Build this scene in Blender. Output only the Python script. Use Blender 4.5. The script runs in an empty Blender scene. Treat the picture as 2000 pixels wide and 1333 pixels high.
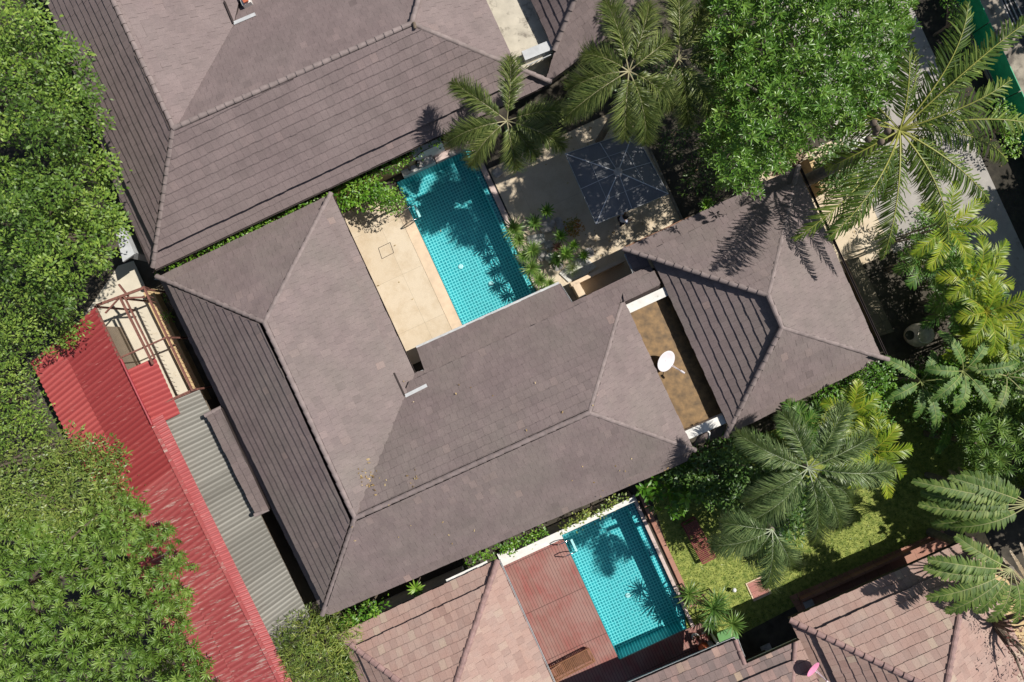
import bpy, bmesh, math, random
import numpy as np
from mathutils import Vector, Matrix, Quaternion
from mathutils.geometry import tessellate_polygon
R = math.radians
scene = bpy.context.scene
COL = scene.collection
# ------------------------------------------------------------------ camera, sky, sun, exposure
H = 30.0; S = 45.0                      # camera height, photo pixels per metre on the ground
cam_d = bpy.data.cameras.new('camera'); cam = bpy.data.objects.new('camera', cam_d); COL.objects.link(cam)
cam.location = (0, 0, H); cam.rotation_euler = (0, 0, 0)
cam_d.sensor_width = 36; cam_d.lens = 36*H/(2000/S); cam_d.clip_end = 500; cam_d.clip_start = .1
scene.camera = cam
scene.render.resolution_x = 1024; scene.render.resolution_y = 682
SUN_EL = 54.0
SUN = Vector((.93*math.cos(R(SUN_EL)), .368*math.cos(R(SUN_EL)), math.sin(R(SUN_EL)))).normalized()
w = bpy.data.worlds.new('World'); scene.world = w; w.use_nodes = True
nt = w.node_tree; sky = nt.nodes.new('ShaderNodeTexSky'); sky.sky_type = 'NISHITA'; sky.sun_disc = False
sky.sun_elevation = R(SUN_EL); sky.sun_rotation = math.atan2(.93, .368)
nt.links.new(sky.outputs[0], nt.nodes['Background'].inputs[0]); nt.nodes['Background'].inputs[1].default_value = .055
sd = bpy.data.lights.new('sun', 'SUN'); sd.energy = 4.6; sd.angle = R(.53); sd.color = (1, .955, .88)
so = bpy.data.objects.new('sun', sd); COL.objects.link(so); so.rotation_euler = SUN.to_track_quat('Z', 'Y').to_euler()
scene.view_settings.view_transform = 'Standard'; scene.view_settings.look = 'None'
scene.view_settings.exposure = 0.15; scene.view_settings.gamma = 1
scene.render.engine = 'CYCLES'
try:
    scene.cycles.transparent_max_bounces = 12
    scene.cycles.max_bounces = 6
except Exception: pass
# ------------------------------------------------------------------ helpers
def P(x, y, z=0.0):
    k = (H-z)/H/S
    return Vector(((x-1000)*k, -(y-666.5)*k, z))
def pl3(a, b, c):
    a, b, c = P(*a), P(*b), P(*c); n = (b-a).cross(c-a).normalized()
    if n.z < 0: n = -n
    return a, n
def ray(pl, x, y):
    C = Vector((0, 0, H)); d = P(x, y, 0)-C
    t = (pl[0]-C).dot(pl[1])/d.dot(pl[1]); return C+d*t
def Q(n, d): return (n*.908+d*.418, -n*.418+d*.908)       # house-aligned pixel frame
def PQ(n, d, z=0.0): return P(*Q(n, d), z)
NV = Vector((.908, .418, 0)).normalized(); DV = Vector((.418, -.908, 0)).normalized()
rng = np.random.default_rng(7); random.seed(7)

class MB:
    def __init__(s): s.v = []; s.f = []; s.t = []
    def quad(s, pts, tint=.5):
        b = len(s.v); s.v += [tuple(p) for p in pts]; s.f.append(tuple(range(b, b+len(pts)))); s.t.append(tint)
    def box(s, c, sx, sy, sz, rot=None, tint=.5):         # c = centre of base
        M = rot if rot is not None else Matrix.Identity(3); b = len(s.v)
        for z in (0, sz):
            for x, y in ((-1, -1), (1, -1), (1, 1), (-1, 1)):
                s.v.append(tuple(Vector(c)+M @ Vector((x*sx/2, y*sy/2, z))))
        for f in ((0, 3, 2, 1), (4, 5, 6, 7), (0, 1, 5, 4), (1, 2, 6, 5), (2, 3, 7, 6), (3, 0, 4, 7)):
            s.f.append(tuple(b+i for i in f)); s.t.append(tint)
    def prism(s, pts, z0, z1, tint=.5):                    # pts: world xy polygon
        a = sum(pts[i][0]*pts[(i+1) % len(pts)][1]-pts[(i+1) % len(pts)][0]*pts[i][1] for i in range(len(pts)))
        if a < 0: pts = pts[::-1]
        n = len(pts); b = len(s.v)
        s.v += [(p[0], p[1], z0) for p in pts]+[(p[0], p[1], z1) for p in pts]
        s.f.append(tuple(b+n+i for i in range(n))); s.f.append(tuple(b+n-1-i for i in range(n))); s.t += [tint, tint]
        for i in range(n):
            j = (i+1) % n; s.f.append((b+i, b+j, b+n+j, b+n+i)); s.t.append(tint)
    def bar(s, a, b_, w, h, tint=.5):                      # box from a to b, a/b = centre line of the bottom
        a, b_ = Vector(a), Vector(b_); d = (b_-a).normalized()
        side = d.cross(Vector((0, 0, 1)));
        side = side.normalized() if side.length > 1e-4 else Vector((1, 0, 0))
        up = side.cross(d); k = len(s.v)
        for p in (a, b_):
            for x, z in ((-1, 0), (1, 0), (1, 1), (-1, 1)): s.v.append(tuple(p+side*x*w/2+up*z*h))
        for f in ((0, 1, 2, 3), (7, 6, 5, 4), (0, 4, 5, 1), (1, 5, 6, 2), (2, 6, 7, 3), (3, 7, 4, 0)):
            s.f.append(tuple(k+i for i in f)); s.t.append(tint)
    def tube(s, pts, rad, n=8, tint=.5, cap=True):
        pts = [Vector(p) for p in pts]; rad = rad if isinstance(rad, (list, tuple)) else [rad]*len(pts); k = len(s.v)
        for i, p in enumerate(pts):
            d = (pts[min(i+1, len(pts)-1)]-pts[max(i-1, 0)]).normalized()
            ref = Vector((0, 0, 1)) if abs(d.z) < .9 else Vector((1, 0, 0))
            a = d.cross(ref).normalized(); c = d.cross(a)
            for j in range(n):
                t = 2*math.pi*j/n; s.v.append(tuple(p+(a*math.cos(t)+c*math.sin(t))*rad[i]))
        for i in range(len(pts)-1):
            for j in range(n):
                s.f.append((k+i*n+j, k+i*n+(j+1) % n, k+(i+1)*n+(j+1) % n, k+(i+1)*n+j)); s.t.append(tint)
        if cap:
            s.f.append(tuple(k+j for j in range(n))); s.f.append(tuple(k+(len(pts)-1)*n+n-1-j for j in range(n))); s.t += [tint]*2
    def lathe(s, c, prof, n=20, M=None, tint=.5):
        k = len(s.v); c = Vector(c); M = M or Matrix.Identity(3)
        for r, z in prof:
            for j in range(n):
                t = 2*math.pi*j/n; s.v.append(tuple(c+M @ Vector((r*math.cos(t), r*math.sin(t), z))))
        for i in range(len(prof)-1):
            for j in range(n):
                s.f.append((k+i*n+j, k+i*n+(j+1) % n, k+(i+1)*n+(j+1) % n, k+(i+1)*n+j)); s.t.append(tint)
        s.f.append(tuple(k+n-1-j for j in range(n))); s.t.append(tint)
        s.f.append(tuple(k+(len(prof)-1)*n+j for j in range(n))); s.t.append(tint)
    def build(s, name, mat, parent=None, smooth=False, origin=None):
        me = bpy.data.meshes.new(name)
        o0 = Vector(parent['_o']) if parent is not None and '_o' in parent else Vector((0, 0, 0))
        if origin is not None and parent is None: o0 = Vector(origin)
        me.from_pydata([tuple(Vector(v)-o0) for v in s.v], [], s.f); me.update()
        at = me.attributes.new('tint', 'FLOAT', 'FACE'); at.data.foreach_set('value', np.array(s.t, dtype=np.float32))
        if smooth: me.polygons.foreach_set('use_smooth', [True]*len(me.polygons))
        me.materials.append(mat); o = bpy.data.objects.new(name, me); COL.objects.link(o)
        if parent is not None:
            o.parent = parent
            if '_o' in parent: o['_o'] = tuple(o0)
        else:
            o.location = o0
        return o

def tag(o, label=None, cat=None, group=None, kind=None):
    if label: o['label'] = label
    if cat: o['category'] = cat
    if group: o['group'] = group
    if kind: o['kind'] = kind
    return o
def thing(name, label, cat, loc, group=None):
    o = bpy.data.objects.new(name, None); COL.objects.link(o); o.location = loc; o.empty_display_size = .3
    o['_o'] = tuple(loc); return tag(o, label, cat, group)

def np_mesh(name, V, F, T, mat, parent=None, loc=None):    # V (n,3) already local, F (m,3) tris
    me = bpy.data.meshes.new(name); V = np.asarray(V, np.float32); F = np.asarray(F, np.int32)
    me.vertices.add(len(V)); me.vertices.foreach_set('co', V.ravel())
    me.loops.add(F.size); me.loops.foreach_set('vertex_index', F.ravel())
    me.polygons.add(len(F)); me.polygons.foreach_set('loop_start', np.arange(0, F.size, 3, dtype=np.int32))
    me.update(calc_edges=True)
    at = me.attributes.new('tint', 'FLOAT', 'FACE'); at.data.foreach_set('value', np.asarray(T, np.float32))
    me.materials.append(mat); me.validate()
    o = bpy.data.objects.new(name, me); COL.objects.link(o)
    if parent is not None: o.parent = parent
    if loc is not None: o.location = loc
    return o

# ------------------------------------------------------------------ materials
def nodes(name):
    m = bpy.data.materials.new(name); m.use_nodes = True; t = m.node_tree
    return m, t, t.nodes['Principled BSDF']
def N(t, kind, **kw):
    n = t.nodes.new(kind)
    for k, v in kw.items(): setattr(n, k, v)
    return n
def noise(t, co, scale, detail=4, rough=.6):
    n = N(t, 'ShaderNodeTexNoise'); n.inputs['Scale'].default_value = scale; n.inputs['Detail'].default_value = detail
    n.inputs['Roughness'].default_value = rough; t.links.new(co, n.inputs['Vector']); return n.outputs['Fac']
def ramp(t, fac, stops):
    r = N(t, 'ShaderNodeValToRGB'); e = r.color_ramp.elements
    while len(e) < len(stops): e.new(.5)
    for i, (p, c) in enumerate(stops):
        e[i].position = p; e[i].color = (c[0], c[1], c[2], 1) if not isinstance(c, (int, float)) else (c, c, c, 1)
    t.links.new(fac, r.inputs[0]); return r.outputs[0]
def mix(t, fac, a, b, mode='MIX'):
    m = N(t, 'ShaderNodeMix', data_type='RGBA', blend_type=mode)
    for s, v in ((0, fac), (6, a), (7, b)):
        if isinstance(v, (int, float)): m.inputs[s].default_value = v
        elif isinstance(v, tuple): m.inputs[s].default_value = (v[0], v[1], v[2], 1)
        else: t.links.new(v, m.inputs[s])
    return m.outputs[2]
def mth(t, op, a, b=None):
    m = N(t, 'ShaderNodeMath', operation=op)
    for i, v in enumerate((a, b)):
        if v is None: continue
        if isinstance(v, (int, float)): m.inputs[i].default_value = v
        else: t.links.new(v, m.inputs[i])
    return m.outputs[0]
def bump(t, b, h, strength=.3, dist=.02):
    n = N(t, 'ShaderNodeBump'); n.inputs['Strength'].default_value = strength; n.inputs['Distance'].default_value = dist
    t.links.new(h, n.inputs['Height']); t.links.new(n.outputs[0], b.inputs['Normal'])
def pos(t): return N(t, 'ShaderNodeNewGeometry').outputs['Position']
def tint(t): return N(t, 'ShaderNodeAttribute', attribute_name='tint').outputs['Fac']

def mat_plain(name, c, rough=.6, var=.25, scale=6, bmp=.15, metal=0, c2=None, stain=None):
    m, t, b = nodes(name); p = pos(t); n1 = noise(t, p, scale, 6)
    lo = tuple(x*(1-var) for x in c); hi = tuple(min(1, x*(1+var)) for x in (c2 or c))
    col = ramp(t, n1, [(.3, lo), (.7, hi)])
    if stain:
        col = mix(t, ramp(t, noise(t, p, stain[1], 5, .7), [(stain[2], 0), (stain[2]+.12, 1)]), col, stain[0])
    t.links.new(col, b.inputs['Base Color']); b.inputs['Roughness'].default_value = rough; b.inputs['Metallic'].default_value = metal
    if bmp: bump(t, b, noise(t, p, scale*6, 4), bmp, .01)
    return m
def mat_tiles(name, cols, dirt, dscale=.5, streak=.5, rough=.75):
    m, t, b = nodes(name); p = pos(t)
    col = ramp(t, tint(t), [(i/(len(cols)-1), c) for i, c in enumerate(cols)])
    col = mix(t, ramp(t, noise(t, p, dscale, 5, .65), [(.38, 0), (.72, streak)]), col, dirt)
    col = mix(t, .55, col, ramp(t, noise(t, p, 1.1, 6, .7), [(.3, .74), (.7, 1.26)]), 'MULTIPLY')
    # fine streaks running over the tiles
    mp = N(t, 'ShaderNodeMapping'); mp.inputs['Scale'].default_value = (26, 26, 3); t.links.new(p, mp.inputs[0])
    g = noise(t, mp.outputs[0], 1.0, 5, .75)
    col = mix(t, .45, col, ramp(t, g, [(.3, .45), (.72, 1.25)]), 'MULTIPLY')
    t.links.new(col, b.inputs['Base Color']); b.inputs['Roughness'].default_value = rough
    bump(t, b, noise(t, p, 40, 3), .25, .008); return m
def mat_leaf(name, c0, c1, c2, stem=(.35, .36, .12), trans=.16, rough=.42):
    m, t, b = nodes(name); a = tint(t); p = pos(t)
    col = ramp(t, a, [(0, c0), (.45, c1), (.85, c2), (.93, stem)])
    col = mix(t, .35, col, ramp(t, noise(t, p, .9, 3), [(.3, .55), (.7, 1.35)]), 'MULTIPLY')
    t.links.new(col, b.inputs['Base Color']); b.inputs['Roughness'].default_value = rough
    tr = N(t, 'ShaderNodeBsdfTranslucent'); t.links.new(mix(t, .5, col, (.55, .7, .12), 'MIX'), tr.inputs[0])
    ms = N(t, 'ShaderNodeMixShader'); ms.inputs[0].default_value = trans
    t.links.new(b.outputs[0], ms.inputs[1]); t.links.new(tr.outputs[0], ms.inputs[2])
    t.links.new(ms.outputs[0], t.nodes['Material Output'].inputs[0]); return m
ANG = math.atan2(.418, .908)
def hframe(t):                                             # world position turned into the house frame (x along n, y along d)
    mp = N(t, 'ShaderNodeMapping'); mp.vector_type = 'POINT'; mp.inputs['Rotation'].default_value = (0, 0, -ANG)
    t.links.new(pos(t), mp.inputs[0]); sx = N(t, 'ShaderNodeSeparateXYZ'); t.links.new(mp.outputs[0], sx.inputs[0]); return sx.outputs
def grid(t, u, cell, gap):                                 # 1 in the joint, 0 on the tile
    f = mth(t, 'FRACT', mth(t, 'DIVIDE', u, cell)); return mth(t, 'LESS_THAN', f, gap)
def cellid(t, u, cell): return mth(t, 'FLOOR', mth(t, 'DIVIDE', u, cell))
def mat_pool(name, cell=.135):
    m, t, b = nodes(name); o = hframe(t)
    zz = o[2]
    g = mth(t, 'MAXIMUM', mth(t, 'MAXIMUM', grid(t, o[0], cell, .3), grid(t, o[1], cell, .3)), 0)
    cb = N(t, 'ShaderNodeCombineXYZ'); t.links.new(cellid(t, o[0], cell), cb.inputs[0]); t.links.new(cellid(t, o[1], cell), cb.inputs[1])
    wn = N(t, 'ShaderNodeTexWhiteNoise'); t.links.new(cb.outputs[0], wn.inputs['Vector'])
    tile = ramp(t, wn.outputs['Value'], [(0, (.022, .235, .28)), (.5, (.03, .29, .33)), (1, (.04, .34, .38))])
    col = mix(t, g, tile, (.30, .68, .68))
    t.links.new(col, b.inputs['Base Color']); b.inputs['Roughness'].default_value = .35; return m
def mat_water(name):
    m, t, b = nodes(name); t.nodes.remove(b)
    tr = N(t, 'ShaderNodeBsdfTransparent'); tr.inputs[0].default_value = (.70, .95, .97, 1)
    gl = N(t, 'ShaderNodeBsdfGlossy'); gl.inputs['Roughness'].default_value = .02
    fr = N(t, 'ShaderNodeFresnel'); fr.inputs[0].default_value = 1.33
    bp = N(t, 'ShaderNodeBump'); bp.inputs['Strength'].default_value = .25; bp.inputs['Distance'].default_value = .02
    t.links.new(noise(t, pos(t), 5, 3), bp.inputs['Height']); t.links.new(bp.outputs[0], fr.inputs['Normal']); t.links.new(bp.outputs[0], gl.inputs['Normal'])
    ms = N(t, 'ShaderNodeMixShader'); t.links.new(fr.outputs[0], ms.inputs[0]); t.links.new(tr.outputs[0], ms.inputs[1]); t.links.new(gl.outputs[0], ms.inputs[2])
    t.links.new(ms.outputs[0], t.nodes['Material Output'].inputs[0]); return m
def mat_paving(name, c1, c2, cx, cy, joint=.02, jc=(.3, .25, .18), stain=(.3, .25, .17), rough=.8, rot=True, amt=.35):
    m, t, b = nodes(name); p = pos(t); o = hframe(t)
    cb = N(t, 'ShaderNodeCombineXYZ'); t.links.new(cellid(t, o[0], cx), cb.inputs[0]); t.links.new(cellid(t, o[1], cy), cb.inputs[1])
    wn = N(t, 'ShaderNodeTexWhiteNoise'); t.links.new(cb.outputs[0], wn.inputs['Vector'])
    col = mix(t, wn.outputs['Value'], c1, c2)
    col = mix(t, ramp(t, noise(t, p, 1.3, 6, .7), [(.45, 0), (.75, amt)]), col, stain)
    col = mix(t, .3, col, ramp(t, noise(t, p, 30, 3), [(.3, .7), (.7, 1.2)]), 'MULTIPLY')
    g = mth(t, 'MAXIMUM', grid(t, o[0], cx, joint/cx), grid(t, o[1], cy, joint/cy))
    col = mix(t, mth(t, 'MULTIPLY', g, .6), col, jc)
    t.links.new(col, b.inputs['Base Color']); b.inputs['Roughness'].default_value = rough
    bump(t, b, noise(t, p, 25, 4), .2, .01); return m
def mat_planks(name, c1, c2, wd=.13, wl=2.2, gapc=(.03, .01, .01), worn=(.30, .17, .13), amt=.8):
    m, t, b = nodes(name); p = pos(t); o = hframe(t)
    row = cellid(t, o[0], wd)
    wn0 = N(t, 'ShaderNodeTexWhiteNoise', noise_dimensions='1D'); t.links.new(row, wn0.inputs['W'])
    yy = mth(t, 'ADD', o[1], mth(t, 'MULTIPLY', wn0.outputs['Value'], 0))
    cb = N(t, 'ShaderNodeCombineXYZ'); t.links.new(row, cb.inputs[0]); t.links.new(cellid(t, yy, wl), cb.inputs[1])
    wn = N(t, 'ShaderNodeTexWhiteNoise'); t.links.new(cb.outputs[0], wn.inputs['Vector'])
    col = mix(t, wn.outputs['Value'], c1, c2)
    col = mix(t, ramp(t, noise(t, p, .9, 4, .6), [(.38, 0), (.62, amt)]), col, worn)
    g = mth(t, 'MAXIMUM', grid(t, o[0], wd, .14), grid(t, yy, wl, .012))
    col = mix(t, mth(t, 'MULTIPLY', g, .75), col, gapc)
    t.links.new(col, b.inputs['Base Color']); b.inputs['Roughness'].default_value = .6
    bump(t, b, noise(t, p, 30, 3), .15, .01); return m

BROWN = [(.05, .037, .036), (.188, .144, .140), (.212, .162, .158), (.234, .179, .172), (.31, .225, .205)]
M = {}
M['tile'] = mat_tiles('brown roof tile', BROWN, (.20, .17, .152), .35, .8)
M['tileA'] = mat_tiles('brown roof tile of the neighbour', [(.05, .037, .036), (.190, .144, .141), (.214, .163, .160), (.23, .174, .170), (.262, .195, .185)], (.235, .19, .18), .3, .6)
PINK = [(.10, .06, .055), (.37, .235, .195), (.42, .265, .22), (.45, .29, .24), (.475, .325, .265), (.50, .385, .29)]
M['pink'] = mat_tiles('pink roof tile', PINK, (.27, .215, .19), 1.1, .6)
M['pinkdirty'] = mat_tiles('weathered pink roof tile', [(.06, .045, .04), (.20, .15, .14), (.27, .19, .175), (.38, .24, .21), (.52, .40, .27)], (.17, .13, .12), 1.3, .6)
M['cap'] = mat_plain('ridge cap tile', (.235, .188, .180), .75, .25, 4)
M['capp'] = mat_plain('pink ridge cap tile', (.30, .19, .175), .75, .3, 5)
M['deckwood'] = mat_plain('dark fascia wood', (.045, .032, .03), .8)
M['wall'] = mat_plain('house wall', (.20, .16, .12), .85, .12, 2, stain=((.3, .24, .17), 1.5, .6))
M['white'] = mat_plain('white painted concrete', (.74, .72, .68), .7, .12, 3, stain=((.42, .42, .36), 5, .6))
M['gutter'] = mat_plain('pale gutter', (.50, .51, .52), .45, .15, 3)
M['soil'] = mat_plain('dark garden soil', (.035, .03, .022), .95, .5, 3, .6)
M['ground'] = mat_plain('bare ground', (.07, .06, .045), .95, .5, 2, .5)
M['sand'] = mat_paving('sand coloured terrace', (.63, .52, .38), (.67, .565, .425), 3.1, 2.3, .012, stain=(.50, .38, .24), amt=.8)
M['grey_terrace'] = mat_paving('grey brown terrace slabs', (.36, .30, .22), (.40, .33, .25), 1.2, 1.2, .012, stain=(.22, .18, .13))
M['coping'] = mat_plain('pale coping stone', (.70, .54, .38), .7, .12, 3)
M['copingp'] = mat_plain('pinkish coping stone', (.56, .44, .40), .7, .2, 6)
M['pool'] = mat_pool('pool mosaic tile'); M['water'] = mat_water('pool water')
M['grass'] = mat_plain('lawn base', (.13, .22, .03), .95, .45, 5, .5, c2=(.26, .28, .07))
M['l_grass'] = mat_leaf('grass blade', (.08, .16, .02), (.19, .29, .035), (.40, .42, .11))
M['concrete'] = mat_plain('driveway concrete', (.36, .335, .31), .85, .16, 1.2, .2, stain=((.24, .22, .2), 2.3, .56))
M['concrete2'] = mat_plain('stained path concrete', (.30, .26, .21), .9, .3, 1.5, .2, stain=((.13, .11, .09), 1.1, .5))
M['asphalt'] = mat_plain('asphalt', (.05, .05, .052), .9, .25, 8, .3)
M['slab'] = mat_plain('flat roof slab', (.52, .47, .38), .9, .15, 2, .2, stain=((.24, .21, .17), 2.2, .55))
M['wet'] = mat_plain('flat roof brown bitumen', (.165, .092, .028), .55, .45, 3.5, .3, c2=(.20, .115, .04), stain=((.30, .18, .075), 2.5, .66))
M['beige'] = mat_plain('beige yard slab', (.62, .56, .45), .85, .08, 1.5, .1, stain=((.5, .42, .3), 1.8, .6))
M['deck'] = mat_planks('red timber deck', (.32, .10, .085), (.27, .125, .10), worn=(.33, .195, .165))
M['lounger'] = mat_plain('oiled timber', (.24, .11, .055), .6, .25, 8)
M['redwood'] = mat_plain('dark red timber', (.22, .05, .04), .6, .25, 8)
M['rust'] = mat_plain('rusty steel', (.20, .085, .065), .8, .35, 9, .2)
M['redpipe'] = mat_plain('red painted steel pipe', (.30, .03, .04), .5, .2, 6)
M['steel'] = mat_plain('polished steel', (.75, .75, .75), .2, .05, 3, 0, metal=1)
M['dish'] = mat_plain('off white dish', (.78, .73, .76), .45, .05, 4, 0)
M['dishp'] = mat_plain('pink dish', (.80, .28, .46), .45, .06, 4, 0)
M['green'] = mat_plain('green mesh', (.01, .38, .17), .6, .2, 3, .1)
M['lightgreen'] = mat_plain('light green panel', (.13, .30, .10), .5, .15, 5, .1)
M['canopy'] = mat_plain('slate grey canopy cloth', (.175, .178, .19), .8, .08, 3, .05)
M['rib'] = mat_plain('pale canopy rib', (.62, .63, .66), .5, .08, 3, 0)
M['stone'] = mat_plain('grey garden stone', (.42, .39, .37), .85, .3, 7, .4)
M['gravel'] = mat_plain('white gravel', (.62, .60, .55), .85, .3, 16, .5)
M['terracotta'] = mat_plain('terracotta', (.50, .13, .06), .6, .2, 6)
M['plastic_white'] = mat_plain('white plastic', (.82, .82, .80), .3, .03, 3, 0)
M['jar'] = mat_plain('glazed jar', (.68, .62, .52), .25, .25, 5, .1)
M['black'] = mat_plain('black plastic', (.02, .02, .022), .4, .2, 5, 0)
M['mossy'] = mat_paving('mossy brown pavers', (.15, .125, .08), (.20, .165, .11), .42, .42, .02, jc=(.05, .045, .03), stain=(.09, .10, .05))
M['redpave'] = mat_paving('reddish brown path tiles', (.36, .17, .12), (.42, .21, .15), .6, .6, .02, jc=(.15, .09, .06), stain=(.22, .14, .10))
M['brick'] = mat_paving('brick red paver', (.42, .17, .14), (.46, .20, .17), 1.1, .25, .03, jc=(.2, .09, .08))
M['yellowwall'] = mat_plain('ochre wall top', (.58, .42, .22), .85, .15, 4, stain=((.34, .24, .13), 3, .58))
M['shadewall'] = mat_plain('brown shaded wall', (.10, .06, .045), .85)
M['bark'] = mat_plain('palm bark', (.22, .19, .15), .9, .3, 6, .5)
M['barkd'] = mat_plain('tree bark', (.15, .115, .085), .9, .35, 7, .5)
def mat_sheet(name, c, c2, spot, pitch_spot=.62, sc=3.0):
    m, t, b = nodes(name); p = pos(t); a = tint(t)
    col = mix(t, a, c, c2)
    mp = N(t, 'ShaderNodeMapping'); mp.inputs['Rotation'].default_value = (0, 0, -ANG); t.links.new(p, mp.inputs[0])
    mq = N(t, 'ShaderNodeMapping'); mq.inputs['Scale'].default_value = (.5, 5, 1); t.links.new(mp.outputs[0], mq.inputs[0])
    col = mix(t, ramp(t, noise(t, mq.outputs[0], sc, 6, .75), [(pitch_spot, 0), (pitch_spot+.08, 1)]), col, spot)
    t.links.new(col, b.inputs['Base Color']); b.inputs['Roughness'].default_value = .5
    bump(t, b, noise(t, p, 12, 3), .08, .01); return m
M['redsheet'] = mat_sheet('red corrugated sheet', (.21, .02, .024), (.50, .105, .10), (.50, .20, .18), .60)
M['redsheet2'] = mat_sheet('peeling red corrugated sheet', (.26, .035, .04), (.46, .12, .115), (.50, .36, .32), .55, 2.2)
M['greysheet'] = mat_sheet('weathered grey corrugated sheet', (.095, .088, .075), (.38, .365, .325), (.12, .105, .09), .60, 2.0)

M['l_tree'] = mat_leaf('small tree leaf', (.04, .09, .012), (.11, .205, .025), (.25, .36, .055), rough=.5)
M['l_tree2'] = mat_leaf('olive tree leaf', (.06, .11, .018), (.13, .20, .035), (.26, .32, .07))
M['l_rose'] = mat_leaf('narrow rosette leaf', (.06, .13, .016), (.135, .235, .035), (.27, .37, .085), stem=(.4, .4, .3))
M['l_frang'] = mat_leaf('frangipani leaf', (.05, .13, .018), (.11, .235, .03), (.23, .36, .065), rough=.33)
M['l_hedge'] = mat_leaf('hedge leaf', (.05, .15, .01), (.12, .27, .02), (.24, .40, .05))
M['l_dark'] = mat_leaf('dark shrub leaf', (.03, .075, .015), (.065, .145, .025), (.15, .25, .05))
M['l_bamboo'] = mat_leaf('bamboo leaf', (.07, .13, .02), (.17, .24, .04), (.34, .38, .08))
M['p_fox'] = mat_leaf('foxtail palm leaflet', (.05, .085, .022), (.14, .185, .05), (.31, .34, .11), stem=(.42, .38, .22), trans=.2)
M['p_foxb'] = mat_leaf('blue green foxtail leaflet', (.05, .10, .035), (.14, .21, .075), (.30, .37, .15), stem=(.4, .45, .3), trans=.2)
M['p_coco'] = mat_leaf('coconut palm leaflet', (.03, .065, .01), (.085, .15, .022), (.24, .31, .06), stem=(.42, .42, .10), trans=.25)
M['p_areca'] = mat_leaf('golden areca leaflet', (.09, .18, .012), (.24, .34, .02), (.46, .48, .04), stem=(.5, .45, .06), trans=.35)
M['p_arecad'] = mat_leaf('green areca leaflet', (.03, .10, .015), (.07, .18, .025), (.16, .28, .05), stem=(.3, .36, .08), trans=.3)
M['p_trav'] = mat_leaf('fan banana leaf', (.05, .11, .02), (.12, .20, .035), (.26, .33, .08), stem=(.42, .42, .2), trans=.25, rough=.6)
M['p_travg'] = mat_leaf('green banana leaf', (.035, .10, .015), (.085, .18, .03), (.20, .30, .06), stem=(.30, .34, .12), trans=.2, rough=.6)
M['p_travd'] = mat_leaf('dry fan banana leaf', (.20, .13, .08), (.30, .22, .14), (.42, .32, .2), stem=(.45, .36, .25), trans=.15)
M['l_drac'] = mat_leaf('dracaena leaf', (.05, .12, .02), (.12, .22, .04), (.26, .36, .09), trans=.25)
M['l_croton'] = mat_leaf('croton leaf', (.10, .16, .02), (.40, .20, .03), (.50, .09, .03), trans=.25)
M['l_red'] = mat_leaf('dark red leaf', (.06, .02, .02), (.18, .05, .05), (.40, .22, .2), trans=.2)
# ------------------------------------------------------------------ ground, paving, pools
def sheet(name, poly, z, mat, holes=(), kind='structure', parent=None):
    loops = [[Vector(p).to_3d() if len(p) == 2 else Vector((p[0], p[1], 0)) for p in l] for l in [poly]+list(holes)]
    tris = tessellate_polygon(loops); vs = [v for l in loops for v in l]; b = MB()
    b.v = [(v.x, v.y, z) for v in vs]
    for tr in tris:
        a = [vs[i] for i in tr]; n = (a[1]-a[0]).cross(a[2]-a[0])
        b.f.append(tuple(tr) if n.z > 0 else tuple(reversed(tr))); b.t.append(.5)
    o = b.build(name, mat, parent)
    if parent is None: tag(o, kind=kind)
    return o
def rect(n0, n1, d0, d1): return [PQ(n0, d0), PQ(n1, d0), PQ(n1, d1), PQ(n0, d1)]
pool1 = rect(555, 714, 649, 978); pool2 = rect(560, 714, 1395, 1676)
def grow(poly, a):                                         # offset polygon outward by a metres (negative = inward)
    pts = [Vector((p[0], p[1])) for p in poly]
    ar = sum(pts[i].x*pts[(i+1) % len(pts)].y-pts[(i+1) % len(pts)].x*pts[i].y for i in range(len(pts)))
    if ar < 0: pts = pts[::-1]
    out = []; n = len(pts)
    for i in range(n):
        p0, p1, p2 = pts[i-1], pts[i], pts[(i+1) % n]
        d1 = (p1-p0).normalized(); d2 = (p2-p1).normalized()
        n1 = Vector((d1.y, -d1.x)); n2 = Vector((d2.y, -d2.x)); c = d1.x*d2.y-d1.y*d2.x
        if abs(c) < .05: out.append(p1+n1*a); continue
        q1 = p1+n1*a; q2 = p1+n2*a; t = ((q2-q1).x*d2.y-(q2-q1).y*d2.x)/c; out.append(q1+d1*t)
    return out
sheet('ground', [(-90, -90), (90, -90), (90, 90), (-90, 90)], 0, M['ground'], [grow(pool1, .05), grow(pool2, .05)])

def pool(name, label, n0, n1, n2, d0, d1, depth=.95):
    t = thing(name, label, 'swimming pool', PQ((n0+n2)/2, (d0+d1)/2, 0))
    b = MB(); r = rect(n0, n2, d0, d1); rb = rect(n0, n1, d0, d1)
    zt = .04
    b.quad([Vector((p.x, p.y, -depth)) for p in rb][::-1])
    def wallq(a, c, z0, z1): b.quad([Vector((a.x, a.y, z0)), Vector((c.x, c.y, z0)), Vector((c.x, c.y, z1)), Vector((a.x, a.y, z1))])
    for a, c in ((rb[0], rb[1]), (rb[1], rb[2]), (rb[2], rb[3]), (rb[3], rb[0])): wallq(a, c, -depth, -.05 if a is rb[1] else zt)
    b.build('basin', M['pool'], t)
    b = MB(); e = rect(n1, n2, d0, d1); b.quad([Vector((p.x, p.y, -.05)) for p in e][::-1])
    wallq(e[0], e[1], -.05, zt); wallq(e[2], e[3], -.05, zt); b.build('overflow_ledge', M['pool'], t)
    b = MB(); b.quad([Vector((p.x, p.y, -.035)) for p in r][::-1]); b.build('water', M['water'], t)
    return t
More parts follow.
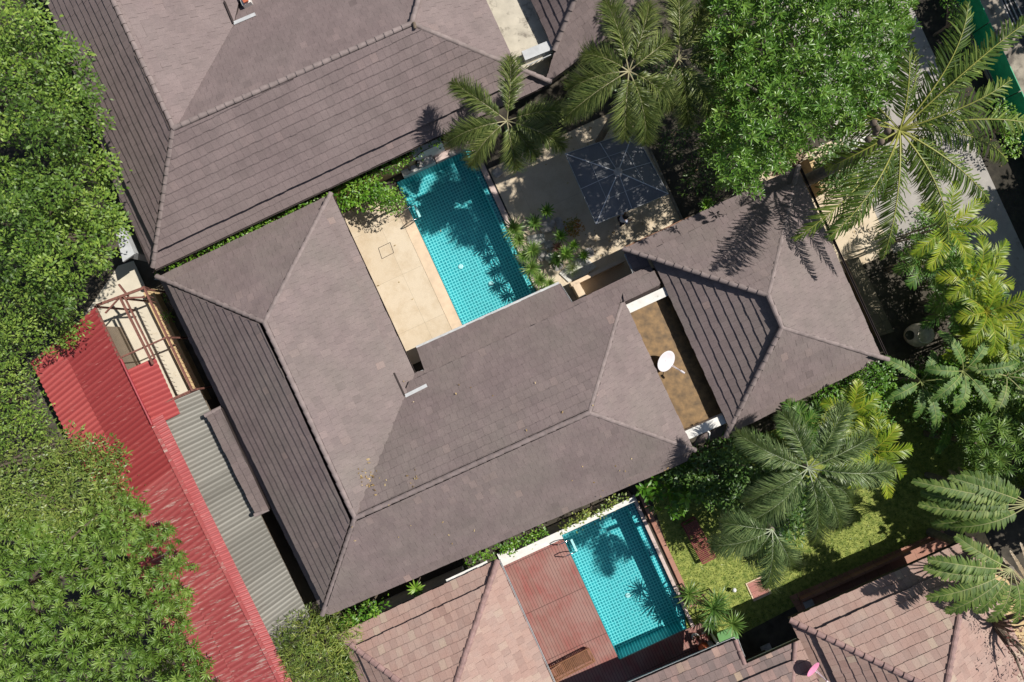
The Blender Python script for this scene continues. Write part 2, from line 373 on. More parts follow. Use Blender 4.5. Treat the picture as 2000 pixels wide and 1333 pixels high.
p1 = pool('swimming_pool', 'long turquoise mosaic pool between the cream terrace and the square parasol', 555, 703, 714, 649, 978)
p2 = pool('swimming_pool', 'shorter turquoise mosaic pool beside the red timber deck and the lawn', 560, 699, 714, 1395, 1676)
def edge_strip(name, n0, n1, d0, d1, z0, z1, mat, parent):
    b = MB(); b.prism([tuple(PQ(n, d)[:2]) for n, d in ((n0, d0), (n1, d0), (n1, d1), (n0, d1))], z0, z1); return b.build(name, mat, parent)
edge_strip('coping', 533, 554.5, 668, 978, .004, .075, M['coping'], p1)
edge_strip('coping', 714.5, 725, 652, 978, .004, .075, M['copingp'], p1)
edge_strip('drain', 725.5, 728, 652, 978, .004, .03, M['black'], p1)
edge_strip('coping', 714.5, 721, 1395, 1676, .004, .16, M['copingp'], p2)
for a, c, pr, dd in ((600, 850, p1, 0), (640, 905, p1, 0), (628, 1570, p2, 0)):
    b = MB(); b.lathe(PQ(a, c, -.93), [(.11, 0), (.11, .02), (.07, .03), (.0, .03)], 16); b.build('floor_drain', M['plastic_white'], pr)
sheet('terrace', rect(428, 532.5, 660, 985), .06, M['sand'])
sheet('patio', rect(728.5, 1030, 700, 1010), .05, M['sand'])
b = MB(); b.bar(PQ(1030, 700, .0), PQ(1030, 1010, .0), .1, .1); tag(b.build('patio_kerb', M['concrete2']), kind='structure')
# side yard, alley, driveway, road
sheet('side_yard', [P(*p) for p in ((150, 640), (232, 520), (262, 510), (345, 690), (420, 880), (330, 905), (200, 830), (110, 690))], .05, M['beige'])
sheet('planting_bed', rect(1612.5, 1721, -200, 1500), .02, M['soil'])
sheet('driveway', [PQ(1378.5, 0), PQ(1612, 0), PQ(1612, 1500), PQ(1500, 1500), PQ(1500, 1180), PQ(1378.5, 1180)], .03, M['concrete'])
sheet('front_patio', rect(1200, 1378, 930, 1175), .04, M['sand'])
sheet('lawn', [P(*p) for p in ((1258, 930), (1900, 700), (1990, 960), (1800, 1060), (1560, 1180), (1350, 1290), (1330, 1150))], .03, M['grass'])
sheet('pavement', rect(1722, 1772, -700, 1500), .10, M['concrete2'])
sheet('road', rect(1772, 2150, -700, 1500), .02, M['asphalt'])
for n_ in (1776, 1782, 1790, 1800):
    b = MB(); b.bar(PQ(n_, -500, .03), PQ(n_, 900, .03), .05, .03); tag(b.build('road_line', M['stone']), kind='structure')
sheet('garden_path', [P(*p) for p in ((1540, 1165), (1840, 1035), (1868, 1090), (1580, 1230))], .045, M['redpave'])
sheet('side_path', [P(*p) for p in ((1878, 1030), (1910, 1018), (1990, 1180), (2060, 1330), (2010, 1345))], .06, M['yellowwall'])
sheet('leafy_soil', [P(*p) for p in ((-300, -200), (60, -200), (200, 300), (230, 450), (150, 560), (70, 680), (0, 900), (0, 1500), (-300, 1500))], .012, M['soil'])
# deck of the second pool
t = thing('timber_deck', 'red timber deck with worn boards along the left side of the second pool', 'deck', P(1100, 1200, 0))
b = MB(); b.prism([tuple(PQ(n, d)[:2]) for n, d in ((420, 1415), (559.5, 1415), (559.5, 1676.5), (714, 1676.5), (735, 1676.5), (735, 1790), (420, 1790))], .0, .09); b.build('boards', M['deck'], t)
b = MB(); b.prism([tuple(PQ(n, d)[:2]) for n, d in ((430, 1388), (559.5, 1388), (559.5, 1414.6), (430, 1414.6))], 0, .14); b.build('edge_slab', M['white'], t)

# ------------------------------------------------------------------ tiled roofs
def clip(poly, ax, v, keep_ge):
    out = []; n = len(poly)
    for i in range(n):
        a, c = poly[i], poly[(i+1) % n]; da = a[ax]-v; dc = c[ax]-v
        if not keep_ge: da, dc = -da, -dc
        if da >= 0: out.append(a)
        if (da > 0 and dc < 0) or (da < 0 and dc > 0):
            f = da/(da-dc); q = [a[0]+(c[0]-a[0])*f, a[1]+(c[1]-a[1])*f]; q[ax] = v; out.append(tuple(q))
    return out
def area(p): return abs(sum(p[i][0]*p[(i+1) % len(p)][1]-p[(i+1) % len(p)][0]*p[i][1] for i in range(len(p))))/2
def tiles(b, slab, pl, poly, e0, e1, course=.345, tw=.27, lift=.034, tier=2, toff=.19, wild=.5, v_off=0, drop=None):
    pts = [ray(pl, *p) for p in poly]; n = pl[1]
    e = (ray(pl, *e1)-ray(pl, *e0)); e = (e-n*e.dot(n)).normalized(); s = n.cross(e)
    if s.z < 0: s = -s
    O = ray(pl, *e0)+s*v_off
    uv = [((p-O).dot(e), (p-O).dot(s)) for p in pts]
    v0 = min(q[1] for q in uv); v1 = max(q[1] for q in uv); k0 = math.floor(v0/course-1e-3); k = k0
    while k*course < v1:
        va, vb = k*course, (k+1)*course
        row = clip(clip(uv, 1, va, True), 1, vb, False)
        if len(row) > 2 and area(row) > 1e-4:
            off = toff if (tier is not None and k >= tier) else 0
            ua = min(q[0] for q in row); ub = max(q[0] for q in row); j = math.floor(ua/tw)-1
            while j*tw < ub:
                sh = (k % 2)*tw*.5; x0 = j*tw+sh; x1 = x0+tw
                cell = clip(clip(row, 0, x0+.0022, True), 0, x1-.0022, False); j += 1
                if len(cell) < 3 or area(cell) < 1e-4: continue
                wj = random.uniform(-.005, .005); vj = random.uniform(-.014, .014); tn = min(1, max(0, random.gauss(.48, .09*(1 if wild < 1 else 2)) if random.random() > (.015 if wild < 1 else .16) else random.uniform(.35, 1)))+(.16 if wild < 1 and random.random() < .5 and v1-va < 1.9 else 0)
                def up(q, extra=0):
                    f = 1-(q[1]-va)/course; return O+e*q[0]+s*(q[1]+(vj if abs(q[1]-va) < 1e-4 else 0))+n*(lift*max(0, f)+off+wj+extra)
                tn = max(.2, tn); P3 = [up(q) for q in cell]
                if (P3[1]-P3[0]).cross(P3[2]-P3[1]).dot(n) < 0: cell = cell[::-1]; P3 = P3[::-1]
                b.quad(P3, tn)
                for i in range(len(cell)):
                    a, c = cell[i], cell[(i+1) % len(cell)]
                    if abs(a[1]-va) < 1e-4 and abs(c[1]-va) < 1e-4 and abs(a[0]-c[0]) > .01:
                        dz = lift+.012; b.quad([up(a), up(c), up(c, -dz), up(a, -dz)], 0)  # near-black riser tone puts the shade line between courses into the colour
                        if tier is not None and k == tier: slab.quad([up(a, -dz), up(c, -dz), up(c, -dz-toff), up(a, -dz-toff)])  # dark strip paints in the shade line under the tier step
        k += 1
    # roof deck under the tiles
    top = [p-n*.012 for p in pts]; bot = [Vector((p.x, p.y, p.z-.16)) for p in top]
    ar = (sum(((top[i].x*top[(i+1) % len(top)].y)-(top[(i+1) % len(top)].x*top[i].y)) for i in range(len(top))))
    if ar < 0: top = top[::-1]; bot = bot[::-1]
    base = len(slab.v); m = len(top); slab.v += [tuple(p) for p in top+bot]
    slab.f.append(tuple(range(base, base+m))); slab.f.append(tuple(base+m+m-1-i for i in range(m))); slab.t += [.5, .5]
    for i in range(m):
        jn = (i+1) % m; slab.f.append((base+i, base+m+i, base+m+jn, base+jn)); slab.t.append(.5)
def caps(b, A, C, r=.085, step=.34, lift=.02):
    A, C = Vector(A), Vector(C)
    if A.z > C.z: A, C = C, A                              # A is the lower end
    L = (C-A).length; d = (C-A)/L; side = d.cross(Vector((0, 0, 1))).normalized(); up = side.cross(d).normalized(); n = max(1, int(L/step))
    for i in range(n):
        p0 = A+d*(L*i/n-.02); p1 = A+d*(L*(i+1)/n+.02); k = len(b.v); jit = random.uniform(-.006, .006); tn = random.random()
        for p, rr, lf in ((p0, r*1.1, .03), (p1, r*.92, 0)):
            for a in range(7):
                th = math.pi*a/6; b.v.append(tuple(p+side*(math.cos(th)*rr*1.15+jit)+up*(math.sin(th)*rr+lf+lift-.05)))
        for a in range(6): b.f.append((k+a, k+a+1, k+8+a, k+7+a)); b.t.append(tn)
        b.f.append(tuple(k+6-a for a in range(7))); b.t.append(tn)
def walls(parent, poly, inset, z1, mat, z0=0, name='wall'):
    b = MB(); b.prism([tuple(p) for p in grow(poly, -inset)], z0, z1); return b.build(name, mat, parent)
def hz(pts, z): return [P(x, y, z) for x, y in pts]

class House:
    def __init__(s, name, label, base, cat='house'): s.t = thing(name, label, cat, base)
    def roof(s, faces, mat, tier_lines=(), **kw):
        roofs = []
        for f in faces:
            b = MB(); sl = MB(); kk = dict(kw); kk.update(f.get('kw', {}))
            tiles(b, sl, f['pl'], f['poly'], *f['eave'], **kk)
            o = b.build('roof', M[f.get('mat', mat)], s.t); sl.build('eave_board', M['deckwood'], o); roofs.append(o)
        return roofs
    def caps(s, lines, off=.165, mat='cap', r=.082):
        for A, C in lines:
            b = MB(); A = Vector(A)+Vector((0, 0, off)); C = Vector(C)+Vector((0, 0, off)); caps(b, A, C, r=r); b.build('ridge_cap', M[mat], s.t)

# ---- the brown L-shaped house in the middle
ZR, ZE = 5.1, 2.8
B = House('courtyard_house', 'large L-shaped house with brown tiled hip roofs in the middle of the photo', P(700, 850, 0))
plL = pl3((520, 630, ZR), (695, 1010, ZR), (632, 1197, ZE)); plR = pl3((520, 630, ZR), (695, 1010, ZR), (676, 440, ZE))
plT = pl3((311, 541, ZE), (648, 380, ZE), (520, 630, ZR)); plU = pl3((695, 1010, ZR), (1150, 805, ZR), (953, 617, 2.25))
plS = pl3((695, 1010, ZR), (1150, 805, ZR), (642, 1199, ZE)); plE = pl3((1150, 805, ZR), (1217, 578, 3.05), (1355, 878, ZE))
B.roof([
 dict(pl=plL, poly=[(520, 630), (695, 1010), (632, 1197), (311, 541)], eave=((311, 541), (632, 1197)), kw=dict(toff=.27, lift=.045)),
 dict(pl=plR, poly=[(648, 380), (520, 630), (695, 1010), (793, 772), (812, 728), (809, 730)], eave=((809, 730), (648, 380))),
 dict(pl=plT, poly=[(311, 541), (648, 380), (520, 630)], eave=((648, 380), (311, 541))),
 dict(pl=plU, poly=[(695, 1010), (1150, 805), (1217, 578), (1220, 596), (1287, 564), (1290, 558), (1270, 519), (1236, 534), (1117, 592), (1093, 555), (814, 681), (829, 724), (812, 728), (793, 772)], eave=((1093, 555), (814, 681)), kw=dict(tier=4)),
 dict(pl=plS, poly=[(632, 1197), (695, 1010), (1150, 805), (1355, 878), (1342, 900), (645, 1200)], eave=((645, 1200), (1342, 900))),
 dict(pl=plE, poly=[(1150, 805), (1215, 582), (1221, 610), (1338, 860), (1355, 878)], eave=((1338, 860), (1221, 610)), kw=dict(tier=0)),
], 'tile')
cR0, cR1 = ray(plL, 520, 630), ray(plL, 695, 1010); cR2 = ray(plS, 1150, 805)
B.caps([(cR0, cR1), (cR1, cR2), (ray(plT, 520, 630), ray(plT, 311, 541)), (cR0, ray(plR, 648, 380)), (cR1, ray(plL, 632, 1197)), (cR2, ray(plE, 1217, 578)), (cR2, ray(plS, 1355, 878))])
walls(B.t, hz([(313, 541), (648, 380), (793, 690), (1000, 1060), (640, 1195)], ZE), 1.05, 2.65, M['wall'])
walls(B.t, hz([(640, 1195), (735, 745), (1110, 590), (1225, 540), (1350, 880)], ZE), .7, 2.62, M['wall'])
# lean-to skirt roof on the left of the house
b = MB(); sl = MB(); pls = pl3((405, 812, 2.68), (499, 1003, 2.68), (440, 800, 2.93))
tiles(b, sl, pls, [(404, 812), (432, 798), (525, 996), (499, 1005)], (404, 812), (499, 1003), tier=None)
o = b.build('skirt_roof', M['tile'], B.t); sl.build('eave_board', M['deckwood'], o)
b = MB(); caps(b, P(402, 812, 2.72), P(432, 796, 2.76), r=.07, lift=.05); b.build('ridge_cap', M['cap'], B.t)
b = MB(); caps(b, P(499, 1006, 2.72), P(525, 995, 2.76), r=.07, lift=.05); b.build('ridge_cap', M['cap'], B.t)
# gutters
def gutter(parent, a, c, w_=.09, mat='gutter', name='gutter'):
    a, c = Vector(a), Vector(c); b = MB(); d = (c-a).normalized(); sd_ = d.cross(Vector((0, 0, 1))).normalized()*w_/2
    b.bar(a, c, w_, .012); b.bar(a+sd_, c+sd_, .012, .07); b.bar(a-sd_, c-sd_, .012, .07); return b.build(name, M[mat], parent)
gutter(B.t, P(813, 679, 2.18), P(1092, 553, 2.18)); gutter(B.t, P(1119, 594, 2.65), P(1237, 536, 2.65)); gutter(B.t, P(812, 731, 2.7), P(830, 724, 2.7))
gutter(B.t, P(1093, 555, 2.2), P(1117, 592, 2.45), .06)
gutter(B.t, P(334, 548, 2.66), P(303, 543, 2.66), .12); gutter(B.t, P(651, 384, 2.66), P(812, 731, 2.66), .05, 'deckwood')
# valley flashing: the L-shaped upstand in the inner corner of both houses
def flashing(parent, a, m_, c, pa, pb, toff_=0):
    b = MB(); A, M1, M2, C = ray(pa, *a), ray(pa, *m_), ray(pb, *m_), ray(pb, *c)
    up_ = Vector((0, 0, toff_)); b.bar(A+up_, M1+up_, .05, .13); b.build('flashing', M['deckwood'], parent)
    b = MB(); b.bar(M2+up_, C+up_, .13, .10); b.build('flashing', M['gutter'], parent)
flashing(B.t, (772, 728), (793, 773), (835, 752), plR, plU, .17)
# ---- the brown hip-roofed house on the right
ZC = 4.85
Cx = House('front_house', 'square brown hip roofed house under the coconut palm, right of the flat roof', P(1480, 620, 0))
c1, c2 = (1497, 578), (1524, 640)
plc1 = pl3((*c1, ZC), (*c2, ZC), (1262, 506, 3.0)); plc2 = pl3((1217, 487, ZE), (1556, 327, ZE), (*c1, ZC))
plc3 = pl3((1556, 327, ZE), (1730, 702, ZE), (*c1, ZC)); plc4 = pl3((1730, 702, ZE), (1415, 852, ZE), (*c2, ZC))
Cx.roof([
 dict(pl=plc1, poly=[(1240, 495), c1, c2, (1425, 836), (1417, 819), (1309, 582), (1272, 508)], eave=((1309, 582), (1417, 819)), kw=dict(tier=None, lift=.038)),
 dict(pl=plc2, poly=[(1217, 487), (1556, 327), c1], eave=((1556, 327), (1217, 487))),
 dict(pl=plc3, poly=[(1556, 327), (1722, 701), c2, c1], eave=((1722, 701), (1556, 327))),
 dict(pl=plc4, poly=[(1722, 701), (1415, 852), c2], eave=((1415, 852), (1722, 701))),
], 'tile')
g1, g2 = ray(plc2, *c1), ray(plc4, *c2)
Cx.caps([(g1, g2), (g1, ray(plc2, 1217, 487)), (g1, ray(plc2, 1556, 327)), (g2, ray(plc4, 1730, 702)), (g2, ray(plc4, 1415, 852))])
b = MB(); sl = MB(); plk = pl3((1217, 489, 2.45), (1240, 536, 2.45), (1275, 515, 2.75))
tiles(b, sl, plk, [(1219, 491), (1262, 503), (1290, 560), (1240, 536)], (1219, 491), (1240, 536), tier=None); o = b.build('lower_roof', M['tile'], Cx.t); sl.build('eave_board', M['deckwood'], o)
walls(Cx.t, hz([(1262, 506), (1556, 327), (1722, 701), (1421, 838)], ZE), .65, 2.65, M['wall'])
gutter(Cx.t, P(1220, 497, 2.4), P(1238, 537, 2.4), .05); gutter(Cx.t, P(1563, 330, 2.66), P(1733, 700, 2.66), .07, 'deckwood'); gutter(Cx.t, P(1218, 485, 2.68), P(1350, 423, 2.68), .05, 'lounger')
# ---- flat roof with parapets and a dish between the two
t = thing('flat_roof_annex', 'flat brown roofed link between two white parapets and two tiled houses', 'building', P(1320, 730, 0))
b = MB(); b.prism([tuple(P(x, y, 2.6)[:2]) for x, y in ((1212, 606), (1322, 556), (1436, 812), (1330, 862))], 0, 2.6); b.build('roof_slab', M['wet'], t)
def parapet(a, c, wd, z0, z1):
    b = MB(); b.bar(P(*a, z1) - Vector((0, 0, z1-z0)), P(*c, z1)-Vector((0, 0, z1-z0)), wd, z1-z0); return b.build('parapet', M['white'], t)
parapet((1222, 606), (1302, 569), .36, 2.0, 3.05); parapet((1336, 853), (1418, 817), .36, 2.0, 2.95)
for x, y in ((1229, 632), (1252, 678), (1278, 729), (1295, 774), (1319, 819)):
    b = MB(); b.tube([P(x-6, y+3, 2.72), P(x+6, y-2, 2.72)], .022, 6); b.build('overflow_pipe', M['plastic_white'], t)
b = MB(); b.tube([P(1378, 838, 2.5), P(1386, 846, 2.45), P(1384, 862, 2.2), P(1384, 862, .2)], .035, 8); b.build('drain_pipe', M['plastic_white'], t)
b = MB(); sl = MB(); plq = pl3((1357, 866, 2.3), (1415, 842, 2.3), (1352, 850, 2.5))
tiles(b, sl, plq, [(1352, 872), (1362, 852), (1418, 828), (1413, 852)], (1352, 872), (1413, 846), tier=None); b.build('skirt_roof', M['tile'], t)
def dish(label, x, y, z, tilt_dir, mat, rx=.42, tilt=35, arm=(26, 18)):
    t = thing('satellite_dish', label, 'satellite dish', P(x, y, z), 'satellite dishes')
    ax = Vector((tilt_dir[0], tilt_dir[1], 0)).normalized(); nrm = (Vector((0, 0, 1))*math.cos(R(tilt))+ax*math.sin(R(tilt))).normalized()
    Mq = nrm.to_track_quat('Z', 'Y').to_matrix(); c = P(x, y, z+.62)
    b = MB(); b.lathe(c, [(.02, -.075), (rx*.35, -.06), (rx*.7, -.035), (rx*.97, .0), (rx, .01), (rx*.97, .012), (rx*.7, -.022), (rx*.35, -.05), (.02, -.06)], 36, Mq); b.build('reflector', M[mat], t, smooth=True)
    b = MB(); b.tube([P(x, y, z), c-Vector((0, 0, .12)), c-nrm*.07], .03, 8); b.build('mast', M['gutter'], t)
    b = MB(); b.tube([P(x+7, y+7, z+.01), c-Vector((0, 0, .35))], .015, 6); b.tube([P(x-9, y+3, z+.01), c-Vector((0, 0, .35))], .015, 6); b.build('strut', M['gutter'], t)
    lo = c+Mq @ Vector((0, 0, 0)); e = c+Vector(((arm[0])/S, -(arm[1])/S, .22))
    d0 = (e-c); d0.z = 0; d0.normalize(); rim = c+(d0-nrm*d0.dot(nrm)).normalized()*rx*.95
    b = MB(); b.tube([rim-nrm*.05, rim+(e-rim)*.6+Vector((0, 0, -.03)), e], .014, 6); b.tube([rim-nrm*.05+Vector((.05, .03, 0)), e], .01, 6); b.build('feed_arm', M['dish'], t)
    b = MB(); b.tube([e+(c-e).normalized()*.03, e-(c-e).normalized()*.10], [.045, .035], 10); b.tube([e, e+(c-e).normalized()*.08], [.03, .04], 10); b.build('receiver', M['dish'], t)
    return t
dish('round off white satellite dish standing on the brown flat roof', 1301, 706, 2.61, (.8, -.55), 'dish', rx=.44, tilt=38)
# ---- the big brown house at the top left
A = House('hip_roof_villa', 'large brown tiled house filling the top left, beside the leafy tree', P(560, 120, 0))
plaL = pl3((223, 0, ZR), (343, 253, ZR), (108, 0, ZE)); plaL = pl3((223, 0, ZR), (343, 253, ZR), (238, 335, ZE))
plaR = pl3((223, 0, ZR), (343, 253, ZR), (470, 30, 3.0)); plaN = pl3((343, 253, ZR), (805, 50, ZR), (456, 50, 3.2))
plaS = pl3((343, 253, ZR), (805, 50, ZR), (888, 250, ZE)); plaE = pl3((805, 50, ZR), (1075, 163, ZE), (880, -170, ZE+.2))
A.roof([
 dict(pl=plaL, poly=[(152, -150), (343, 253), (302, 527), (236, 395), (50, -150)], eave=((50, -35), (302, 503)), kw=dict(lift=.045)),
 dict(pl=plaR, poly=[(152, -150), (343, 253), (456, 50), (500, -150)], eave=((500, 0), (420, -170)), kw=dict(tier=None)),
 dict(pl=plaN, poly=[(343, 253), (805, 50), (866, -150), (500, -150), (456, 50)], eave=((866, -240), (405, -32)), kw=dict(tier=None)),
 dict(pl=plaS, poly=[(303, 527), (343, 253), (805, 50), (1075, 163)], eave=((303, 527), (1075, 163))),
 dict(pl=plaE, poly=[(805, 50), (866, -150), (905, -95), (1005, 122), (1030, 146), (1075, 163)], eave=((1075, 163), (905, -200)), kw=dict(tier=None)),
], 'tileA')
a0, a1 = ray(plaS, 343, 253), ray(plaS, 805, 50)
A.caps([(a0, ray(plaL, 152, -150)), (a0, a1), (a0, ray(plaS, 303, 522)), (a1, ray(plaS, 1075, 163)), (a1, ray(plaE, 850, -100))])
flashing(A.t, (440, 5), (458, 48), (500, 30), plaR, plaN)
b = MB(); b.box(ray(plaN, 484, 6)+Vector((0, 0, -.1)), .35, .5, .5, Matrix.Rotation(ANG, 3, 'Z')); b.build('vent_box', M['white'], A.t)
b = MB(); b.box(ray(plaN, 487, 10)+Vector((0, 0, .4)), .2, .22, .06, Matrix.Rotation(ANG, 3, 'Z')); b.build('vent_cap', M['terracotta'], A.t)
b = MB(); b.bar(P(243, 395, 2.3), P(302, 533, 2.3), .10, .08); b.build('gutter', M['deckwood'], A.t)
gutter(A.t, P(305, 529, 2.66), P(1070, 168, 2.66), .05, 'deckwood')
b = MB(); b.tube([P(808, 44, 5.35), P(811, 56, 5.3)], .06, 8); b.build('finial', M['barkd'], A.t)
walls(A.t, hz([(60, -150), (302, 515), (1070, 160), (900, -150)], ZE), .75, 2.6, M['wall'])
# wing beyond the stained slab
b_ = House('side_wing_house', 'small brown tiled hip roof beyond the stained slab at the top', P(1130, 40, 0))
plb1 = pl3((1123, 0, 4.0), (1085, 95, 3.0), (1037, 0, 3.0)); plb2 = pl3((1123, 0, 4.0), (1085, 95, 3.0), (1186, 71, 2.8))
b_.roof([dict(pl=plb1, poly=[(1150, -80), (1123, 0), (1083, 100), (1036, -5), (1000, -80)], eave=((1083, 100), (1036, -5)), kw=dict(tier=None)),
  dict(pl=plb2, poly=[(1150, -80), (1280, -80), (1265, 15), (1186, 72), (1062, 168), (1083, 100), (1123, 0)], eave=((1062, 168), (1186, 72)), kw=dict(tier=None))], 'tileA')
b_.caps([(ray(plb1, 1150, -80), ray(plb1, 1123, 0)), (ray(plb1, 1123, 0), ray(plb1, 1083, 98))], off=.03)
walls(b_.t, hz([(1040, -80), (1270, -80), (1180, 60), (1066, 150)], 2.6), .3, 2.3, M['wall'])
t = thing('concrete_slab_roof', 'stained pale concrete slab roof between the two brown roofs at the top', 'roof slab', P(1010, 50, 0))
b = MB(); b.prism([tuple(P(x, y, 2.5)[:2]) for x, y in ((900, -110), (1010, -130), (1098, 100), (1000, 146))], 0, 2.5); b.build('slab', M['slab'], t)
b = MB(); b.bar(P(1022, 118, 2.45), P(1086, 92, 2.45), .38, .42); b.build('parapet', M['gutter'], t)
b = MB()
for i in range(5): b.tube([P(1030+i*11, 128-i*5, 2.3), P(1030+i*11, 128-i*5, 2.95)], .015, 6)
b.tube([P(1030, 128, 2.95), P(1076, 107, 2.95)], .02, 6); b.build('railing', M['gutter'], t)
# ---- pink roofs along the bottom
D = House('pink_roof_house', 'pink tiled hip roofed house at the bottom centre, left of the red deck', P(870, 1280, 0))
pd1 = pl3((662, 1238, 2.6), (972, 1093, 2.6), (869, 1395, 4.4)); pd2 = pl3((972, 1093, 2.6), (1158, 1506, 2.6), (869, 1395, 4.4)); pd3 = pl3((662, 1238, 2.6), (869, 1395, 4.4), (770, 1475, 2.6))
D.roof([dict(pl=pd1, poly=[(662, 1238), (972, 1093), (869, 1395)], eave=((972, 1093), (662, 1238)), kw=dict(tier=2)),
  dict(pl=pd2, poly=[(972, 1093), (1158, 1506), (920, 1506), (869, 1395)], eave=((1158, 1506), (972, 1093)), kw=dict(tier=2)),
  dict(pl=pd3, poly=[(662, 1238), (869, 1395), (920, 1506), (784, 1506)], eave=((662, 1238), (784, 1506)), kw=dict(tier=2))], 'pink', course=.36, tw=.26, wild=2.2, lift=.028, toff=.12)
q = ray(pd1, 869, 1395); D.caps([(q, ray(pd1, 972, 1093)), (q, ray(pd1, 662, 1238)), (q, ray(pd2, 920, 1506))], off=.13, mat='capp', r=.1)
gutter(D.t, P(872, 1135, 2.45), P(952, 1098, 2.45), .14, 'white'); gutter(D.t, P(976, 1093, 2.45), P(1162, 1506, 2.45), .04)
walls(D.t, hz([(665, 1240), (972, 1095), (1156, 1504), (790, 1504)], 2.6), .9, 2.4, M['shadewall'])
E = House('corner_pink_house', 'pink tiled hip roofed house in the bottom right corner under the fan banana leaves', P(1780, 1250, 0))
pe1 = pl3((1541, 1209, 2.6), (1897, 1050, 2.6), (1841, 1354, 4.6)); pe2 = pl3((1541, 1209, 2.6), (1841, 1354, 4.6), (1680, 1506, 2.6)); pe3 = pl3((1897, 1050, 2.6), (2100, 1500, 2.6), (1841, 1354, 4.6))
E.roof([dict(pl=pe1, poly=[(1541, 1209), (1897, 1050), (1841, 1354)], eave=((1897, 1050), (1541, 1209)), kw=dict(tier=2)),
  dict(pl=pe2, poly=[(1541, 1209), (1841, 1354), (1905, 1500), (1678, 1500)], eave=((1541, 1209), (1678, 1500)), kw=dict(tier=2)),
  dict(pl=pe3, poly=[(1897, 1050), (2100, 1500), (1905, 1500), (1841, 1354)], eave=((2100, 1500), (1897, 1050)), kw=dict(tier=2))], 'pink', course=.36, tw=.26, wild=2.2, lift=.028, toff=.12)
q = ray(pe1, 1841, 1354); E.caps([(q, ray(pe1, 1541, 1209)), (q, ray(pe1, 1897, 1050)), (q, ray(pe3, 1905, 1500))], off=.13, mat='capp', r=.1)
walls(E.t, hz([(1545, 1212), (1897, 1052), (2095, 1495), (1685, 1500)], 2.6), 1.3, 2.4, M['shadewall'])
F = House('weathered_tile_house', 'low house with grey stained pink tiles at the bottom edge, between deck and corner house', P(1420, 1400, 0))
pf1 = pl3((1238, 1333, 2.4), (1436, 1249, 2.4), (1430, 1420, 3.6)); pf2 = pl3((1558, 1246, 2.4), (1600, 1330, 2.4), (1500, 1400, 3.3))
F.roof([dict(pl=pf1, poly=[(1160, 1366), (1436, 1249), (1454, 1298), (1553, 1254), (1544, 1340), (1540, 1460), (1160, 1460)], eave=((1436, 1249), (1160, 1366)), kw=dict(tier=4, toff=.1)),
  dict(pl=pf1, poly=[(1553, 1254), (1562, 1250), (1625, 1385), (1625, 1460), (1540, 1460), (1544, 1340)], mat='pink', eave=((1562, 1250), (1553, 1254)), kw=dict(tier=None))], 'pinkdirty', course=.36, tw=.26, wild=2.5, lift=.028)
F.caps([(ray(pf1, 1553, 1256), ray(pf1, 1543, 1400)), (ray(pf1, 1436, 1251), ray(pf1, 1454, 1297))], off=.03, mat='capp', r=.08)
gutter(F.t, P(1160, 1363, 2.25), P(1435, 1246, 2.25), .12); gutter(F.t, P(1439, 1248, 2.25), P(1457, 1296, 2.3), .09); gutter(F.t, P(1456, 1295, 2.25), P(1556, 1250, 2.25), .14, 'white')
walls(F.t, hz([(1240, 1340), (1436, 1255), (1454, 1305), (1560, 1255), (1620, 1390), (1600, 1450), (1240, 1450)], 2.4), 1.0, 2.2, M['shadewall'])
dish('pink satellite dish on the weathered tile roof at the bottom edge', 1588, 1308, 2.95, (.75, -.6), 'dishp', rx=.34, tilt=42, arm=(22, 18))

# ---- corrugated sheds on the left
def corr(name, quad, mat, parent, period=.21, amp=.022, tintf=None, nx=None, splits=None):
    a, b0, c, d = [P(*q) for q in quad]; L = (b0-a).length; n = int(L/period*8) if nx is None else nx; rows = 6
    b = MB(); nrm = (b0-a).cross(d-a).normalized(); nrm = nrm if nrm.z > 0 else -nrm
    for i in range(n+1):
        u = i/n
        for j in range(rows+1):
            v = j/rows; p = (a*(1-u)+b0*u)*(1-v)+(d*(1-u)+c*u)*v
            b.v.append(tuple(p+nrm*(amp*math.sin(2*math.pi*u*L/period)+.006*math.sin(u*L*1.7+v*3))))
    sw = int(8*period*5/period)
    tt = {}; rib = [random.random() for _ in range(97)]
    for i in range(n):
        k_ = i//40; tt.setdefault(k_, random.random())
        for j in range(rows):
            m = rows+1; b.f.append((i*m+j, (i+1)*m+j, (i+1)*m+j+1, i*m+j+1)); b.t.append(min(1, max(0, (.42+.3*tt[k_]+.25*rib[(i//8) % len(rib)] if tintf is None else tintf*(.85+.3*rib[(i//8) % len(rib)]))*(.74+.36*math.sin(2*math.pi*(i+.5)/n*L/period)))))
    o = b.build(name, M[mat], parent, smooth=True); return o
t = thing('red_roof_shed', 'long shed with a red corrugated roof running down the left side', 'shed', P(250, 950, 0))
def lerp(a, c, f): return tuple(a[i]+(c[i]-a[i])*f for i in range(3))
r0, r1, l0, l1 = (186, 600, 2.95), (640, 1522, 2.95), (60, 708, 2.25), (500, 1590, 2.25)
rs = lambda f: lerp(r0, r1, f); ls = lambda f: lerp(l0, l1, f)
cut = .34
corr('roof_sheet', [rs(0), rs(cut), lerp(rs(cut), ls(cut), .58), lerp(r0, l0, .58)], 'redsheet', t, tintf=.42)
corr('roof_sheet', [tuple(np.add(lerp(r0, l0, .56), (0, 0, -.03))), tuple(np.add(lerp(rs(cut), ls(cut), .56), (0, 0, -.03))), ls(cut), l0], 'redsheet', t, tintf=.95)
corr('roof_sheet', [tuple(np.add(rs(cut-.004), (0, 0, -.02))), rs(1), lerp(rs(1), ls(1), .5), lerp(rs(cut), ls(cut), .5)], 'redsheet2', t)
